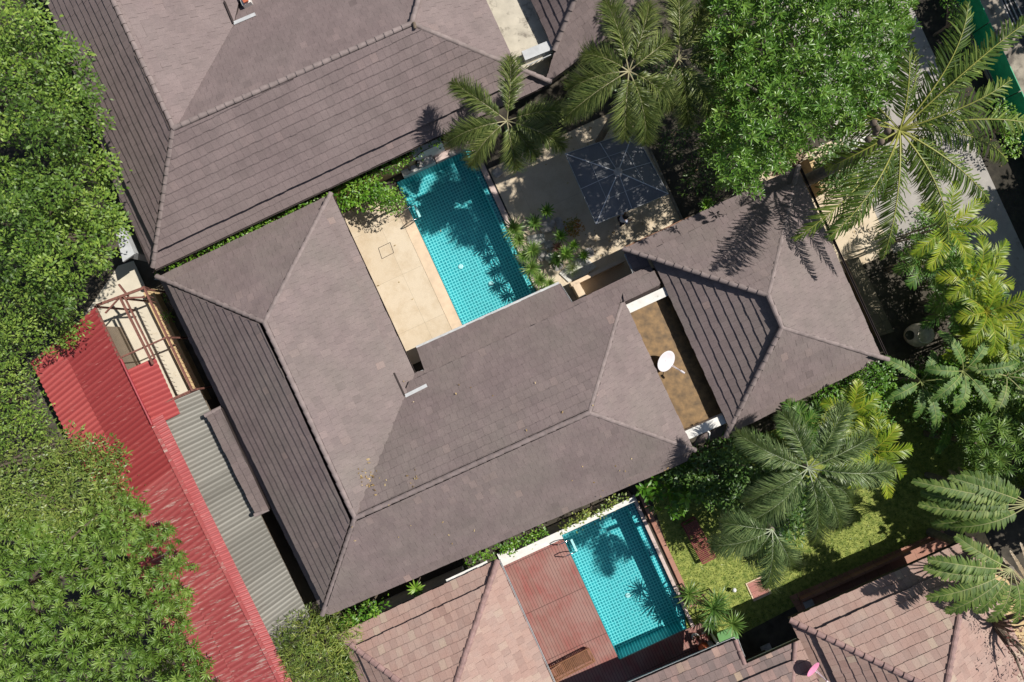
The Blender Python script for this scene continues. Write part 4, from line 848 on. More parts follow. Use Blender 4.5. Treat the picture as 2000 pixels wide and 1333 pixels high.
palm('large blue green foxtail palm in the lawn garden below the front house', 1578, 915, 5.7, 'foxtail', 'p_foxb', [(70, 1.0, 40, -25), (115, .85, 35, -30), (160, 1.05, 30, -35), (-5, 1.15, 32, -30), (205, .95, 30, -35), (225, 1.2, 32, -35), (-55, .95, 25, -45), (-80, 1.05, 25, -50), (30, .95, 25, -35), (-30, .85, 15, -50)], FG, 54, L=2.8)
palm('low foxtail palm over the lawn edge between timber lounger and brick paver', 1508, 1035, 6.0, 'foxtail', 'p_foxb', [(200, 1.0, 25, -40), (-95, 1.0, 25, -45), (170, .8, 25, -35), (-60, .75, 20, -45), (235, .7, 15, -50)], FG, 55, L=2.2)
palm('tall coconut palm leaning over the driveway with a wide open crown', 1757, 255, 7.2, 'coconut', 'p_coco', [(58, .92, 35, 5), (48, 1.18, 35, 5), (42, .9, 20, -15), (5, 1.05, 30, -15), (-3, .95, 15, -30), (14, .8, 40, 0), (-35, .95, 15, -30), (-28, .75, -5, -50), (100, .55, 45, 10), (-120, 1.05, 30, -20), (-92, 1.0, 10, -45), (-58, .95, 15, -35), (-75, .6, -10, -60), (135, .6, 10, -50), (25, .7, 10, -40), (-15, .65, 0, -55), (-48, .8, 0, -50), (-105, .85, 5, -50), (75, .7, 20, -30), (150, .6, 0, -60), (-150, .6, 0, -65), (-128, 1.2, 20, -25), (165, .45, 0, -70)], None, 56, name='coconut_palm', trunk=.21, basepx=(1530, 375), L=4.35)
b = MB()
c_ = P(1735, 262, 8.9)
for i in range(7): b = MB(); b.lathe(c_+Vector((random.uniform(-.35, .35)-.2, random.uniform(-.35, .35), random.uniform(-.4, 0))), [(.02, -.12), (.09, -.07), (.11, 0), (.08, .08), (.02, .12)], 10); b.build('coconut', M['barkd'], [o for o in COL.objects if o.name == 'coconut_palm'][0], smooth=True)
palm('single long coconut frond rising over the frangipani crown', 1706, 110, 8.0, 'coconut', 'p_foxb', [(88, .62, 25, -10)], None, 57, name='young_coconut_palm', trunk=.07, L=2.6)
AG = 'golden areca palms by the driveway'
for i, (x, y, h, L_, lab, az0, m_) in enumerate((
 (1845, 445, 3.6, 1.9, 'tall thin areca palm nearest the coconut fronds, at the top of the areca row', 100, 'p_areca'), (1800, 515, 2.7, 1.35, 'green areca clump left of the golden ones, above the planter bench', 160, 'p_arecad'),
 (1900, 545, 3.4, 1.7, 'golden areca palm on the driveway side below the tall thin one', 20, 'p_areca'), (1850, 590, 2.1, 1.5, 'green gold areca palm in the middle of the row', 200, 'p_arecad'), (1925, 610, 3.7, 1.8, 'brightest yellow areca palm spreading over the dark driveway', 0, 'p_areca'),
 (1900, 675, 2.1, 1.6, 'golden areca palm above the banana plants, right of the glazed jar', -40, 'p_areca'), (1905, 605, 1.8, 1.2, 'low areca palm hidden among the golden ones, right of the glazed jar', 190, 'p_arecad'), (1950, 660, 3.0, 1.4, 'areca palm lowest in the row at the driveway edge', -20, 'p_areca'))):
    g_ = random.Random(60+i); nf = 9 if i not in (0,) else 7
    palm(lab, x, y, h, 'areca', m_, [(az0+k_*360/nf+g_.uniform(-15, 15), g_.uniform(.75, 1.1), g_.uniform(35, 60), g_.uniform(-40, -5)) for k_ in range(nf)], AG, 60+i, name='areca_palm', trunk=0, L=L_, stems=4)
AG2 = 'yellow areca palms below the front house'
for i, (x, y, h, L_, lab) in enumerate(((1655, 810, 3.2, 1.5, 'yellow green areca palm touching the lower eave of the front house'), (1700, 880, 3.4, 1.7, 'bright yellow areca palm behind the blue green foxtail crown'), (1560, 835, 2.9, 1.2, 'small areca palm under the eave left of the foxtail crown'), (1640, 870, 3.0, 1.3, 'areca palm mixed with the upper foxtail fronds'))):
    g_ = random.Random(80+i)
    palm(lab, x, y, h, 'areca', 'p_areca' if i < 2 else 'p_arecad', [(k_*40+g_.uniform(-15, 15), g_.uniform(.75, 1.1), g_.uniform(35, 60), g_.uniform(-40, -5)) for k_ in range(9)], AG2, 80+i, name='areca_palm', trunk=0, L=L_, stems=4)
# banana like plants
BG = 'banana plants at the right edge'
for i, (x, y, h, L_, lab, fr, m_) in enumerate((
 (1798, 745, 2.6, 1.7, 'banana plant with tattered leaves left of the others, below the glazed jar', [(150, 1.1), (10, 1.15), (-75, 1.1), (-100, .8), (200, .9), (70, .7), (-30, 1)], 'p_travg'),
 (1880, 725, 3.1, 1.8, 'banana plant with one orange leaf tip, below the golden arecas', [(120, 1), (60, .8), (5, 1.1), (-60, 1), (-100, .9), (180, .8), (215, .9)], 'p_travg'),
 (1965, 735, 3.0, 1.9, 'banana plant with broad rounded leaves at the right edge', [(95, 1), (40, 1), (-10, 1), (-60, 1), (-120, 1), (170, .9)], 'p_trav'),
 (1850, 810, 2.0, 1.5, 'low banana plant in the shade above the spiky tree', [(-110, 1), (-60, 1), (160, .9), (30, .8)], 'p_arecad'))):
    palm(lab, x, y, h, 'banana', m_, [(a[0], a[1], 45, -35) for a in fr], BG, 90+i, name='banana_plant', trunk=.08, ml=.8, L=L_*1.15, cat='banana plant')
TP = "traveller's palms in the bottom right corner"
palm("fan palm at the right edge with long tattered leaves reaching over the corner path", 2010, 985, 4.6, 'banana', 'p_trav', [(168, 1.35, 25, -25), (178, 1.2, 20, -35), (188, 1.2, 15, -30), (196, 1.05, 10, -45), (150, .9, 25, -25), (205, .9, 20, -45), (160, 1.0, 30, -20)], TP, 96, name='fan_banana_palm', trunk=.14, L=3.3, ml=1.15)
palm("fan palm spreading over the corner roof with pale green torn leaves", 1975, 1112, 4.9, 'banana', 'p_trav', [(172, 1.1, 25, -20), (186, 1.15, 22, -25), (200, 1.15, 20, -30), (215, .95, 20, -35), (235, .75, 15, -40), (262, .8, 15, -45), (155, .8, 25, -30), (-75, .8, 15, -45), (-50, .7, 15, -40)], TP, 97, name='fan_banana_palm', trunk=.14, L=2.9, ml=1.15)
palm("sunlit fan of pale stiff ribs at the right edge above the corner roof", 2010, 1150, 4.2, 'banana', 'p_travd', [(k_, .9, 30, -5) for k_ in (80, 95, 110, 125, 140, 155)], TP, 98, name='fan_banana_palm', trunk=.12, L=2.2, ml=.25, tb=.3)
palm("brown dry leaf fan hanging over the end of the garden path", 1880, 950, 2.4, 'banana', 'p_travd', [(100, .6), (130, .6), (-60, .8), (-90, .7), (-30, .8)], TP, 99, name='fan_banana_palm', trunk=.1, L=1.4, ml=.5)
tree('flowering_shrub', 'bare twiggy purple shrub at the lower right corner of the photo', [(1965, 1190), (2040, 1160), (2050, 1345), (1985, 1345)], 5.0, 'l_red', seed=102, cat='shrub', spacing=24, r=.3, per=12, L=.14, Wd=.05, dome=.6, thr=-.5)
# ---- rock garden between pool and parasol
RG = 'rock garden plants by the upper pool'
rk = [(1003, 447, .9, .55, 46, 'l_drac', .05, 'bushy striped leaf rosette at the pool edge, topmost of the rock garden'), (1012, 470, .8, .45, 40, 'l_drac', .045, 'second leaf rosette down along the pool edge'), (1043, 437, .75, .42, 30, 'l_dark', .07, 'dark green rosette beside the small frangipani'),
 (1068, 413, .95, .36, 26, 'l_frang', .07, 'bright green rosette at the top end of the rock garden'), (1040, 490, .9, .5, 46, 'l_drac', .045, 'pale striped rosette below the round gravel bed'), (1022, 500, .8, .42, 40, 'l_drac', .04, 'narrow leaved rosette against the pool ledge'), (1037, 525, 1.0, .5, 46, 'l_drac', .045, 'spiky rosette with a yellow heart near the eave'),
 (1052, 548, .9, .46, 42, 'l_drac', .045, 'lowest spiky rosette touching the brown eave'), (1094, 462, .8, .38, 26, 'l_frang', .06, 'green rosette left of the red leaved shrub'), (1105, 497, .9, .45, 34, 'l_frang', .06, 'wide green rosette beside the lower gravel bed'), (1086, 510, .7, .4, 26, 'l_dark', .06, 'dark rosette between the two gravel beds'),
 (1072, 555, .8, .4, 34, 'l_drac', .04, 'small rosette at the notch of the brown eave'), (1140, 500, .5, .3, 26, 'l_hedge', .05, 'light green tuft at the end of the lower gravel bed'), (1120, 480, .5, .3, 24, 'l_hedge', .05, 'light green tuft below the red leaved shrub')]
for i, (x, y, z, r_, n_, m_, w__, lab) in enumerate(rk): rosette('rosette_plant', lab, x, y, z, r_, n_, m_, RG, w__, 110+i)
tree('croton_shrub', 'round red and yellow croton shrub beside the gravel bed', [(1102, 440), (1112, 426), (1128, 428), (1136, 445), (1126, 460), (1108, 458)], .9, 'l_croton', seed=130, cat='shrub', spacing=7, r=.10, per=18, L=.11, Wd=.05, dome=.25, domew=14, lumps=(40, .05), limbs=3)
rosette('red_bromeliad', 'dark red leaved bromeliad in the middle of the rock garden', 1088, 483, .45, .26, 22, 'l_red', RG, .06, 131)
rosette('bromeliad', 'small bright yellow green bromeliad in the rock garden', 1085, 498, .6, .13, 14, 'l_hedge', RG, .06, 132, tb=.4)
rosette('bromeliad', 'lone bright green tuft on the patio edge by the front house eave', 1380, 403, 1.2, .42, 30, 'l_hedge', RG, .09, 133, tb=.1)
# spiky cluster by the second pool
SG = 'spiky plants by the second pool'
for i, (x, y, z, r_, n_, m_, lab) in enumerate(((1345, 1160, 1.3, .6, 38, 'l_drac', 'spiky plant overhanging the ledge of the second pool'), (1392, 1188, 1.6, .8, 54, 'l_dark', 'largest dark spiky plant at the lawn corner'), (1402, 1172, 1.3, .6, 34, 'l_drac', 'pale green spiky plant on the lawn side'), (1430, 1218, 1.5, .6, 44, 'l_drac', 'spiky plant with a yellow heart above the green screen'), (1385, 1215, 1.2, .5, 30, 'l_dark', 'dark spiky plant next to the flower pot'), (1362, 1172, 1.1, .45, 24, 'l_red', 'purple leaved spiky plant beside the pool corner'))):
    rosette('spiky_plant', lab, x, y, z, r_, n_, m_, SG, .05, 140+i, el=(-5, 70))
# hanging fern at gap, lawn grass
rosette('fern', 'pale green fern growing from the dark gap between the brown and pink roofs', 812, 1150, 1.9, .36, 24, 'l_hedge', None, .07, 150, el=(0, 50), tb=.2)
def grass_blades():
    g = np.random.default_rng(5); poly = [(1262, 950), (1880, 700), (1985, 955), (1800, 1055), (1560, 1175), (1352, 1282), (1335, 1150)]
    px, py = scatter(poly, 2.6, seed=9); k = len(px); c = unproj(px, py, np.full(k, .03)); d = g.normal(size=(k, 3))*.8+np.array([0, 0, .8])
    V, F, T = inst(DIAM, c, d, rsph(g, k), g.uniform(.05, .13, k), g.uniform(.02, .035, k), np.clip(lump(g, px, py, 70, .25)+.5+g.uniform(-.4, .4, k), 0, .86)); o = np_mesh('grass', V, F, T, M['l_grass']); tag(o, 'short yellow green grass of the garden lawn', 'grass', kind='stuff')
grass_blades()
# a tree outside the picture whose shade lies on the driveway and the road
tree('roadside_tree', 'large roadside tree beyond the right edge that shades the driveway', [(2360, 230), (2500, 150), (2700, 200), (2720, 650), (2400, 660), (2350, 450)], 6.5, 'l_tree', seed=160, spacing=22, r=.6, per=40, L=.34, Wd=.2, dome=.8, cat='tree')
tree('roadside_tree', 'tree beyond the top right corner that shades the lane under the green fence', [(2240, -290), (2400, -310), (2430, -80), (2290, -50)], 6.5, 'l_tree', seed=164, spacing=22, r=.6, per=40, L=.34, Wd=.2, dome=.6)
tree('garden_tree', 'garden tree beyond the lower right edge that shades the end of the lawn', [(2060, 800), (2150, 770), (2360, 800), (2380, 1040), (2220, 1090), (2060, 1040)], 5.2, 'l_tree', seed=161, spacing=20, r=.55, per=44, L=.34, Wd=.2, dome=.5)
tree('dark_shrub', 'dark shrub mass under the foxtail fronds, right of the dark red lounger', [(1420, 940), (1500, 900), (1580, 920), (1600, 1000), (1560, 1050), (1500, 1070), (1450, 1060), (1430, 1000)], 3.4, 'l_dark', seed=162, cat='shrub', spacing=15, r=.32, per=34, L=.24, Wd=.07, dome=.6, domew=40)
tree('dark_shrub', 'dark shrub added to deepen the shade between the front house corner and the gate pillars', [(1590, 300), (1660, 260), (1690, 330), (1670, 380), (1610, 385)], 1.8, 'l_dark', seed=163, cat='shrub', spacing=15, r=.32, per=34, L=.24, Wd=.07, dome=.5, domew=40, thr=-.7)  # shrub added to darken this corner, where only tree shade lies

def litter(name, label, spots, k, seed, mat='l_litter'):
    g = np.random.default_rng(seed); V = []
    parts = []
    for (pl, x0, y0, rx, ry, n) in spots:
        px = g.normal(x0, rx, n); py = g.normal(y0, ry, n)
        c = np.array([tuple(ray(pl, float(a), float(b_))+pl[1]*.25 if pl is plR or pl is plU or pl is plS else ray(pl, float(a), float(b_))+pl[1]*.03) for a, b_ in zip(px, py)])
        d = g.normal(size=(n, 3)); d[:, 2] *= .15; parts.append(inst(DIAM, c, d, np.tile([0.02, 0, 1.], (n, 1))+g.normal(size=(n, 3))*.2, g.uniform(.06, .14, n), g.uniform(.03, .06, n), g.uniform(0, .86, n)))
    V, F, T = join(parts); o = np_mesh(name, V, F, T, M[mat]); tag(o, label, 'leaf litter', kind='stuff')
M['l_litter'] = mat_leaf('dry fallen leaf', (.20, .12, .05), (.45, .30, .12), (.62, .48, .26))
gp = (Vector((0, 0, .06)), Vector((0, 0, 1)))
litter('fallen_leaves', 'dry fallen leaves scattered on the shaded patio and the cream terrace', [(gp, 1240, 300, 60, 60, 90), (gp, 1160, 470, 60, 30, 50), (gp, 780, 560, 45, 90, 14), (gp, 1150, 260, 60, 40, 60), (gp, 1640, 420, 40, 50, 30), (gp, 1850, 300, 50, 120, 60)], 0, 201)
litter('fallen_leaves', 'dry fallen leaves caught around the roof valley and ridge of the middle house', [(plR, 708, 930, 8, 14, 26), (plU, 735, 950, 12, 10, 14), (plU, 815, 940, 10, 8, 8), (plS, 800, 1030, 60, 25, 10), (plU, 990, 780, 90, 40, 10), (plS, 1220, 930, 60, 20, 14)], 0, 202)
# ------------------------------------------------------------------ garden walls, fences, furniture, people
RZ = Matrix.Rotation(ANG, 3, 'Z')
b = MB(); b.bar(PQ(120, 632, 0), PQ(498, 632, 0), .14, 1.3); b.bar(PQ(498, 632, 0), PQ(740, 632, 0), .14, 1.3); tag(b.build('garden_wall', M['yellowwall']), 'long cream garden wall between the villa hedge and the upper pool', 'wall')
t = thing('pool_planter', 'pale stone ledge with rocks at the top end of the upper pool', 'planter', PQ(600, 641, 0))
b = MB(); b.prism([tuple(PQ(n, d)[:2]) for n, d in ((572, 636), (640, 636), (640, 648.5), (572, 648.5))], 0, .35); b.build('ledge', M['white'], t)
b = MB(); b.prism([tuple(PQ(n, d, 1.2)[:2]) for n, d in ((606, 606), (668, 606), (668, 620), (606, 620))], .3, 1.5); b.build('wall_cap', M['white'], t)
b = MB(); b.prism([tuple(PQ(n, d)[:2]) for n, d in ((642, 636), (714, 636), (714, 648.5), (642, 648.5))], 0, .28); b.build('step', M['copingp'], t)
def rock(label, x, y, z, r, seed, mat='stone', name='garden_rock', group='garden rocks', cat='rock', flat=.6):
    g = random.Random(seed); b = bmesh.new(); bmesh.ops.create_icosphere(b, subdivisions=3, radius=r)
    off = [Vector((g.uniform(-1, 1), g.uniform(-1, 1), g.uniform(-1, 1))).normalized() for _ in range(9)]
    for v in b.verts:
        n = v.co.normalized(); f = 1
        for o in off: f = min(f, .78/max(.35, n.dot(o)) if n.dot(o) > .35 else 1)
        v.co = n*r*max(.55, f); v.co.z *= flat
    me = bpy.data.meshes.new(name); b.to_mesh(me); b.free(); me.materials.append(M[mat]); o = bpy.data.objects.new(name, me); COL.objects.link(o); o.location = P(x, y, z); return tag(o, label, cat, group)
rock('grey boulder on the white pool ledge', 835, 312, .55, .26, 1); rock('smaller grey boulder beside it on the pool ledge', 822, 320, .5, .16, 2); rock('pinkish boulder at the top corner of the pool', 884, 298, .35, .16, 3)
rock('grey boulder by the head of the overflow ledge', 972, 338, .1, .24, 4); rock('grey boulder by the small frangipani in the rock garden', 1068, 445, .25, .30, 5); rock('round grey boulder just below the frangipani stem', 1077, 438, .3, .22, 6)
rock('pale boulder among the bromeliads', 1075, 505, .2, .24, 7, 'gravel'); rock('long pale stone at the pool edge under the rosettes', 1020, 505, .15, .26, 8, 'gravel')
t = thing('pool_statue', 'small dark round headed statue sitting on the white pool ledge', 'statue', P(815, 325, .35))
b = MB(); b.lathe(P(818, 323, .35), [(.02, 0), (.12, .01), (.13, .08), (.09, .2), (.06, .27), (.09, .33), (.10, .40), (.06, .47), (.01, .48)], 16); b.build('body', M['black'], t, smooth=True)
for i, (poly, lab) in enumerate((([(1030, 462), (1062, 456), (1066, 474), (1048, 482), (1030, 476)], 'round bed of white gravel between the rosettes by the upper pool'), ([(1092, 535), (1118, 510), (1140, 500), (1165, 522), (1140, 540), (1110, 552)], 'white gravel bed with feathery grey grass beside the stair notch'))):
    g = random.Random(i); b = MB(); b.prism([tuple(P(x, y)[:2]) for x, y in poly], .0, .12); o = b.build('gravel_bed', M['gravel']); tag(o, lab, 'gravel bed')
for i, (x, y) in enumerate(((1070, 428), (1090, 435), (1098, 445), (1072, 480), (1060, 500), (1090, 520), (1150, 495))): rock('flat dark stepping stone in the rock garden, in parasol shade', x, y, .07, .24, 20+i, 'stone', 'stepping_stone', 'stepping stones in the rock garden', 'stone', .15)
rosette('silver_grass', 'tuft of silvery grass lying over the lower gravel bed', 1118, 524, .25, .42, 60, 'l_drac', None, .012, 170, el=(-5, 60), tb=.5)
# parasol
t = thing('square_parasol', 'large square slate blue parasol with pale ribs on the shaded patio', 'parasol', P(1206, 345, .05))
apex = P(1207, 336.5, 2.95); cn = [P(x, y, 2.4) for x, y in ((1104, 301), (1238, 256), (1305, 379), (1164, 438))]
b = MB()
for i in range(4):
    a, c = cn[i], cn[(i+1) % 4]; b.quad([apex, a, a.lerp(c, .5)+Vector((0, 0, -.03)), ]); b.quad([apex, a.lerp(c, .5)+Vector((0, 0, -.03)), c])
    b.quad([a, a-Vector((0, 0, .12)), c-Vector((0, 0, .12)), c])
b.build('canopy', M['canopy'], t)
for i in range(4):
    a, c = cn[i], cn[(i+1) % 4]; z_ = Vector((0, 0, .012)); m_ = a.lerp(c, .5)-Vector((0, 0, .03))
    b = MB(); b.bar(apex+z_, a+z_, .035, .015); b.build('rib', M['rib'], t)
    b = MB(); b.bar(apex+z_, m_+z_, .02, .012); b.build('rib', M['rib'], t)
    b = MB(); b.bar(a+z_, c+z_, .018, .01); b.build('hem', M['gutter'], t)
    f = .52; b = MB(); b.bar(apex.lerp(a, f)+z_*2, apex.lerp(m_, f)+z_*2, .018, .008); b.bar(apex.lerp(m_, f)+z_*2, apex.lerp(c, f)+z_*2, .018, .008); b.build('seam', M['gutter'], t)
b = MB(); b.lathe(apex+Vector((0, 0, .0)), [(.17, 0), (.17, .05), (.08, .10), (.03, .12)], 20); b.build('hub_cap', M['stone'], t)
b = MB(); b.tube([(apex.x, apex.y, .05), (apex.x, apex.y, 2.9)], .035, 10); b.build('pole', M['rib'], t)
b = MB(); b.box((apex.x, apex.y, .05), .8, .8, .1, RZ); b.build('base', M['black'], t)
# pool ladders
def ladder(label, n, d, z=.075):
    t = thing('pool_ladder', label, 'pool ladder', PQ(n, d, z), 'pool ladders')
    for s in (-13, 13):
        b = MB(); pts = [PQ(n-14, d+s, z), PQ(n-14, d+s, .62), PQ(n-9, d+s, .78), PQ(n+2, d+s, .82), PQ(n+9, d+s, .70), PQ(n+11, d+s, .4), PQ(n+11, d+s, -.8)]
        b.tube(pts, .024, 8); b.build('rail', M['steel'], t, smooth=True)
    for zz in (-.12, -.38, -.64):
        b = MB(); b.bar(PQ(n+13, d-13, zz), PQ(n+13, d+13, zz), .10, .03); b.build('tread', M['plastic_white'], t)
ladder('steel ladder with two curved rails at the upper pool, terrace side', 555, 716); ladder('steel ladder with two curved rails at the second pool, deck side', 560, 1437, .09)
# loungers
def lounger(label, cx, cy, ang, mat, L=1.95, Wd=.62, back=18, z0=.09, group='timber sun loungers'):
    t = thing('sun_lounger', label, 'sun lounger', P(cx, cy, z0), group); o = P(cx, cy, z0); Mz = Matrix.Rotation(ang, 3, 'Z')
    W = lambda x, y, z: o+Mz @ Vector((x, y, z))
    b = MB()
    for s in (-1, 1): b.bar(W(-L/2, s*Wd/2, .26), W(L/2, s*Wd/2, .26), .05, .07)
    for x in (-L/2, 0, L/2): b.bar(W(x, -Wd/2, .26), W(x, Wd/2, .26), .05, .06)
    b.build('frame', M[mat], t)
    for x in (-L/2+.1, L/2-.1):
        for s in (-1, 1): b = MB(); b.bar(W(x, s*(Wd/2-.02), 0), W(x, s*(Wd/2-.02), .27), .05, .05); b.build('leg', M[mat], t)
    b = MB(); x = -L/2+.03
    while x < L*.18: b.bar(W(x, -Wd/2+.02, .335), W(x, Wd/2-.02, .335), .045, .02, random.random()); x += .075
    b.build('seat', M[mat], t)
    b = MB(); s0 = L*.2; k = 0
    while k*.075 < L*.30: q = k*.075; cz = .335+q*math.sin(R(back)); cxx = s0+q*math.cos(R(back)); b.bar(W(cxx, -Wd/2+.02, cz), W(cxx, Wd/2-.02, cz), .045, .02); k += 1
    for s in (-1, 1): b.bar(W(s0, s*(Wd/2-.03), .32), W(s0+L*.3*math.cos(R(back)), s*(Wd/2-.03), .32+L*.3*math.sin(R(back))), .04, .03)
    b.build('backrest', M[mat], t)
lounger('brown timber lounger at the lower end of the red deck', 1115, 1293, R(27)+math.pi, 'lounger'); lounger('dark red timber lounger in the shade on the lawn', 1361, 1052, R(-62)+math.pi, 'redwood', z0=.04)
# hatch, lawn items
b = MB()
for a, c in (((739, 485), (762, 474)), ((762, 474), (769, 494)), ((769, 494), (746, 506)), ((746, 506), (739, 485))): b.bar(P(*a, .062), P(*c, .062), .02, .006)
tag(b.build('access_hatch', M['deckwood']), 'square access hatch outline set in the cream terrace', 'hatch')
t = thing('lawn_paver', 'square brick red slab with a pale border set in the lawn', 'paver', P(1481, 1149, .03))
b = MB(); b.box(P(1481, 1149, .03), .86, .86, .05, RZ); b.build('border', M['coping'], t); b = MB(); b.box(P(1481, 1149, .081), .72, .72, .012, RZ); b.build('slab', M['brick'], t)
t = thing('garden_lamp', 'small white ball lamp on the lawn near the brick red slab', 'lamp', P(1434, 1153, .03))
b = MB(); b.lathe(P(1434, 1153, .03), [(.04, 0), (.04, .16), (.02, .17)], 10); b.build('post', M['black'], t)
b = MB(); b.lathe(P(1434, 1153, .28), [(.02, -.10), (.07, -.075), (.10, 0), (.07, .075), (.01, .10)], 16); b.build('globe', M['plastic_white'], t, smooth=True)
b = MB(); b.bar(PQ(733, 1395, 0), PQ(733, 1640, 0), .2, .12); tag(b.build('garden_kerb', M['redpave']), 'reddish brown kerb between the second pool and the lawn', 'kerb')
# pots and things near the second pool corner
def pot(label, x, y, r, h, mat, plant=None, seed=1):
    t = thing('flower_pot', label, 'flower pot', P(x, y, .09)); b = MB(); b.lathe(P(x, y, .09), [(r*.7, 0), (r*.95, h*.6), (r, h), (r*.88, h), (r*.8, h*.85), (.01, h*.85)], 20); b.build('pot', M[mat], t, smooth=True)
    if plant:
        g = np.random.default_rng(seed); n = 22; a = np.arange(n)*2.4; e = np.radians(g.uniform(5, 70, n)); d = np.stack([np.cos(a)*np.cos(e), np.sin(a)*np.cos(e), np.sin(e)], 1)
        V, F, T = inst(LEAF, np.tile([0, 0, h], (n, 1))+d*.02, d, np.tile([.01, 0, 1.], (n, 1)), g.uniform(.15, .28, n), .09, g.uniform(.2, .86, n)); np_mesh('plant', V, F, T, M[plant], t)
pot('flower pot with a red and white leaved plant at the pool corner', 1356, 1241, .18, .35, 'stone', 'l_red', 3)
pot('smaller grey pot with reddish plant, just right of the red and white one', 1374, 1237, .12, .25, 'stone', 'l_red', 4)
b = MB(); q = P(1374, 1265, .1); b.lathe(q, [(.24, 0), (.27, .5), (.28, .55), (.24, .55), (.2, .1)], 6); tag(b.build('planter_tub', M['terracotta']), 'orange terracotta tub at the eave of the weathered tile house', 'planter')
t = thing('green_screen', 'green panel with a pale frame behind the spiky plants', 'screen', P(1418, 1238, 0))
b = MB(); b.prism([tuple(P(x, y, 1.0)[:2]) for x, y in ((1400, 1238), (1435, 1222), (1444, 1248), (1408, 1262))], .9, 1.0); b.build('panel', M['lightgreen'], t)
b = MB(); b.bar(P(1388, 1236, .0), P(1402, 1262, .0), .1, 1.0); b.build('post', M['white'], t)
b = MB(); q = P(1385, 1256, 0); b.tube([q, q+Vector((0, 0, 1.2))], .14, 12); tag(b.build('water_heater', M['gutter']), 'grey cylinder standing beside the orange tub', 'tank')
def slabbox(name, lab, cat, x, y, z, sx, sy, sz, mat): b = MB(); b.box(P(x, y, z), sx, sy, sz, RZ); return tag(b.build(name, M[mat]), lab, cat)
slabbox('inspection_cover', 'grey square cover on the reddish path by the corner house', 'cover', 1580, 1181, .05, .42, .38, .05, 'gutter')
slabbox('inspection_cover', 'grey square cover in the dark gap below the white gutter', 'cover', 1497, 1268, .01, .45, .4, .05, 'stone')
# planter bench beside the front house
t = thing('planter_bench', 'long mossy paver topped planter wall beside the front house', 'planter', P(1697, 580, 0))
b = MB(); b.prism([tuple(P(x, y, .45)[:2]) for x, y in ((1652, 509), (1677, 502), (1746, 648), (1717, 657))], 0, .45); b.build('body', M['mossy'], t)
# jar
t = thing('glazed_jar', 'big pale glazed water jar with a wide mouth at the end of the planter bench', 'jar', P(1777, 655, 0))
b = MB(); b.lathe(P(1777, 655, 0), [(.25, 0), (.42, .25), (.52, .6), (.5, .85), (.36, 1.05), (.33, 1.12), (.38, 1.16), (.33, 1.17), (.28, 1.08), (.3, 1.0), (.01, .99)], 32); b.build('body', M['jar'], t, smooth=True)
b = MB(); b.lathe(P(1777, 655, .998), [(.2, 0), (.01, .01)], 24); b.build('water', M['black'], t)
# gate pillars and the low lean-to beside the coconut trunk
for i, (x, y, z, lab) in enumerate(((1668, 288, 1.0, 'mossy white gate pillar under the coconut crown'), (1682, 240, 1.0, 'small white gate pillar beside the frangipani edge'))):
    t = thing('gate_pillar', lab, 'pillar', P(x, y, 0), 'white gate pillars'); b = MB(); b.box(P(x, y, 0), .34, .34, .95, RZ); b.build('shaft', M['white'], t); b = MB(); b.box(P(x, y, .951), .46, .46, .08, RZ); b.build('cap', M['white'], t)
b = MB(); b.bar(P(1565, 318, 0), P(1592, 385, 0), .22, .9); tag(b.build('low_wall', M['yellowwall']), 'short mossy wall beside the top corner of the front house', 'wall')
sheet('sandy_bed', [P(x, y) for x, y in ((1505, 345), (1525, 290), (1555, 270), (1575, 300), (1545, 345))], .05, M['wet'])
# green mesh fence along the pavement
t = thing('mesh_fence', 'long green mesh fence between the driveway planting and the pavement', 'fence', PQ(1697, 700, 0))
for i in range(9):
    d0 = 430+i*142
    b = MB(); b.bar(PQ(1696, d0, .05), PQ(1696, d0+140, .05), .03, 1.15); b.build('panel', M['green'], t)
    b = MB(); q = PQ(1697, d0+141, 0); b.tube([q, q+Vector((0, 0, .98))], .035, 8); b.build('post', M['deckwood'], t)
b = MB(); b.bar(PQ(1694, 430, .45), PQ(1694, 1700, .45), .015, .03); b.build('rail', M['deckwood'], t)
b = MB(); b.bar(PQ(1690, 430, 0), PQ(1690, 1700, 0), .16, .12); tag(b.build('fence_kerb', M['concrete2']), 'concrete kerb under the green mesh fence', 'kerb')
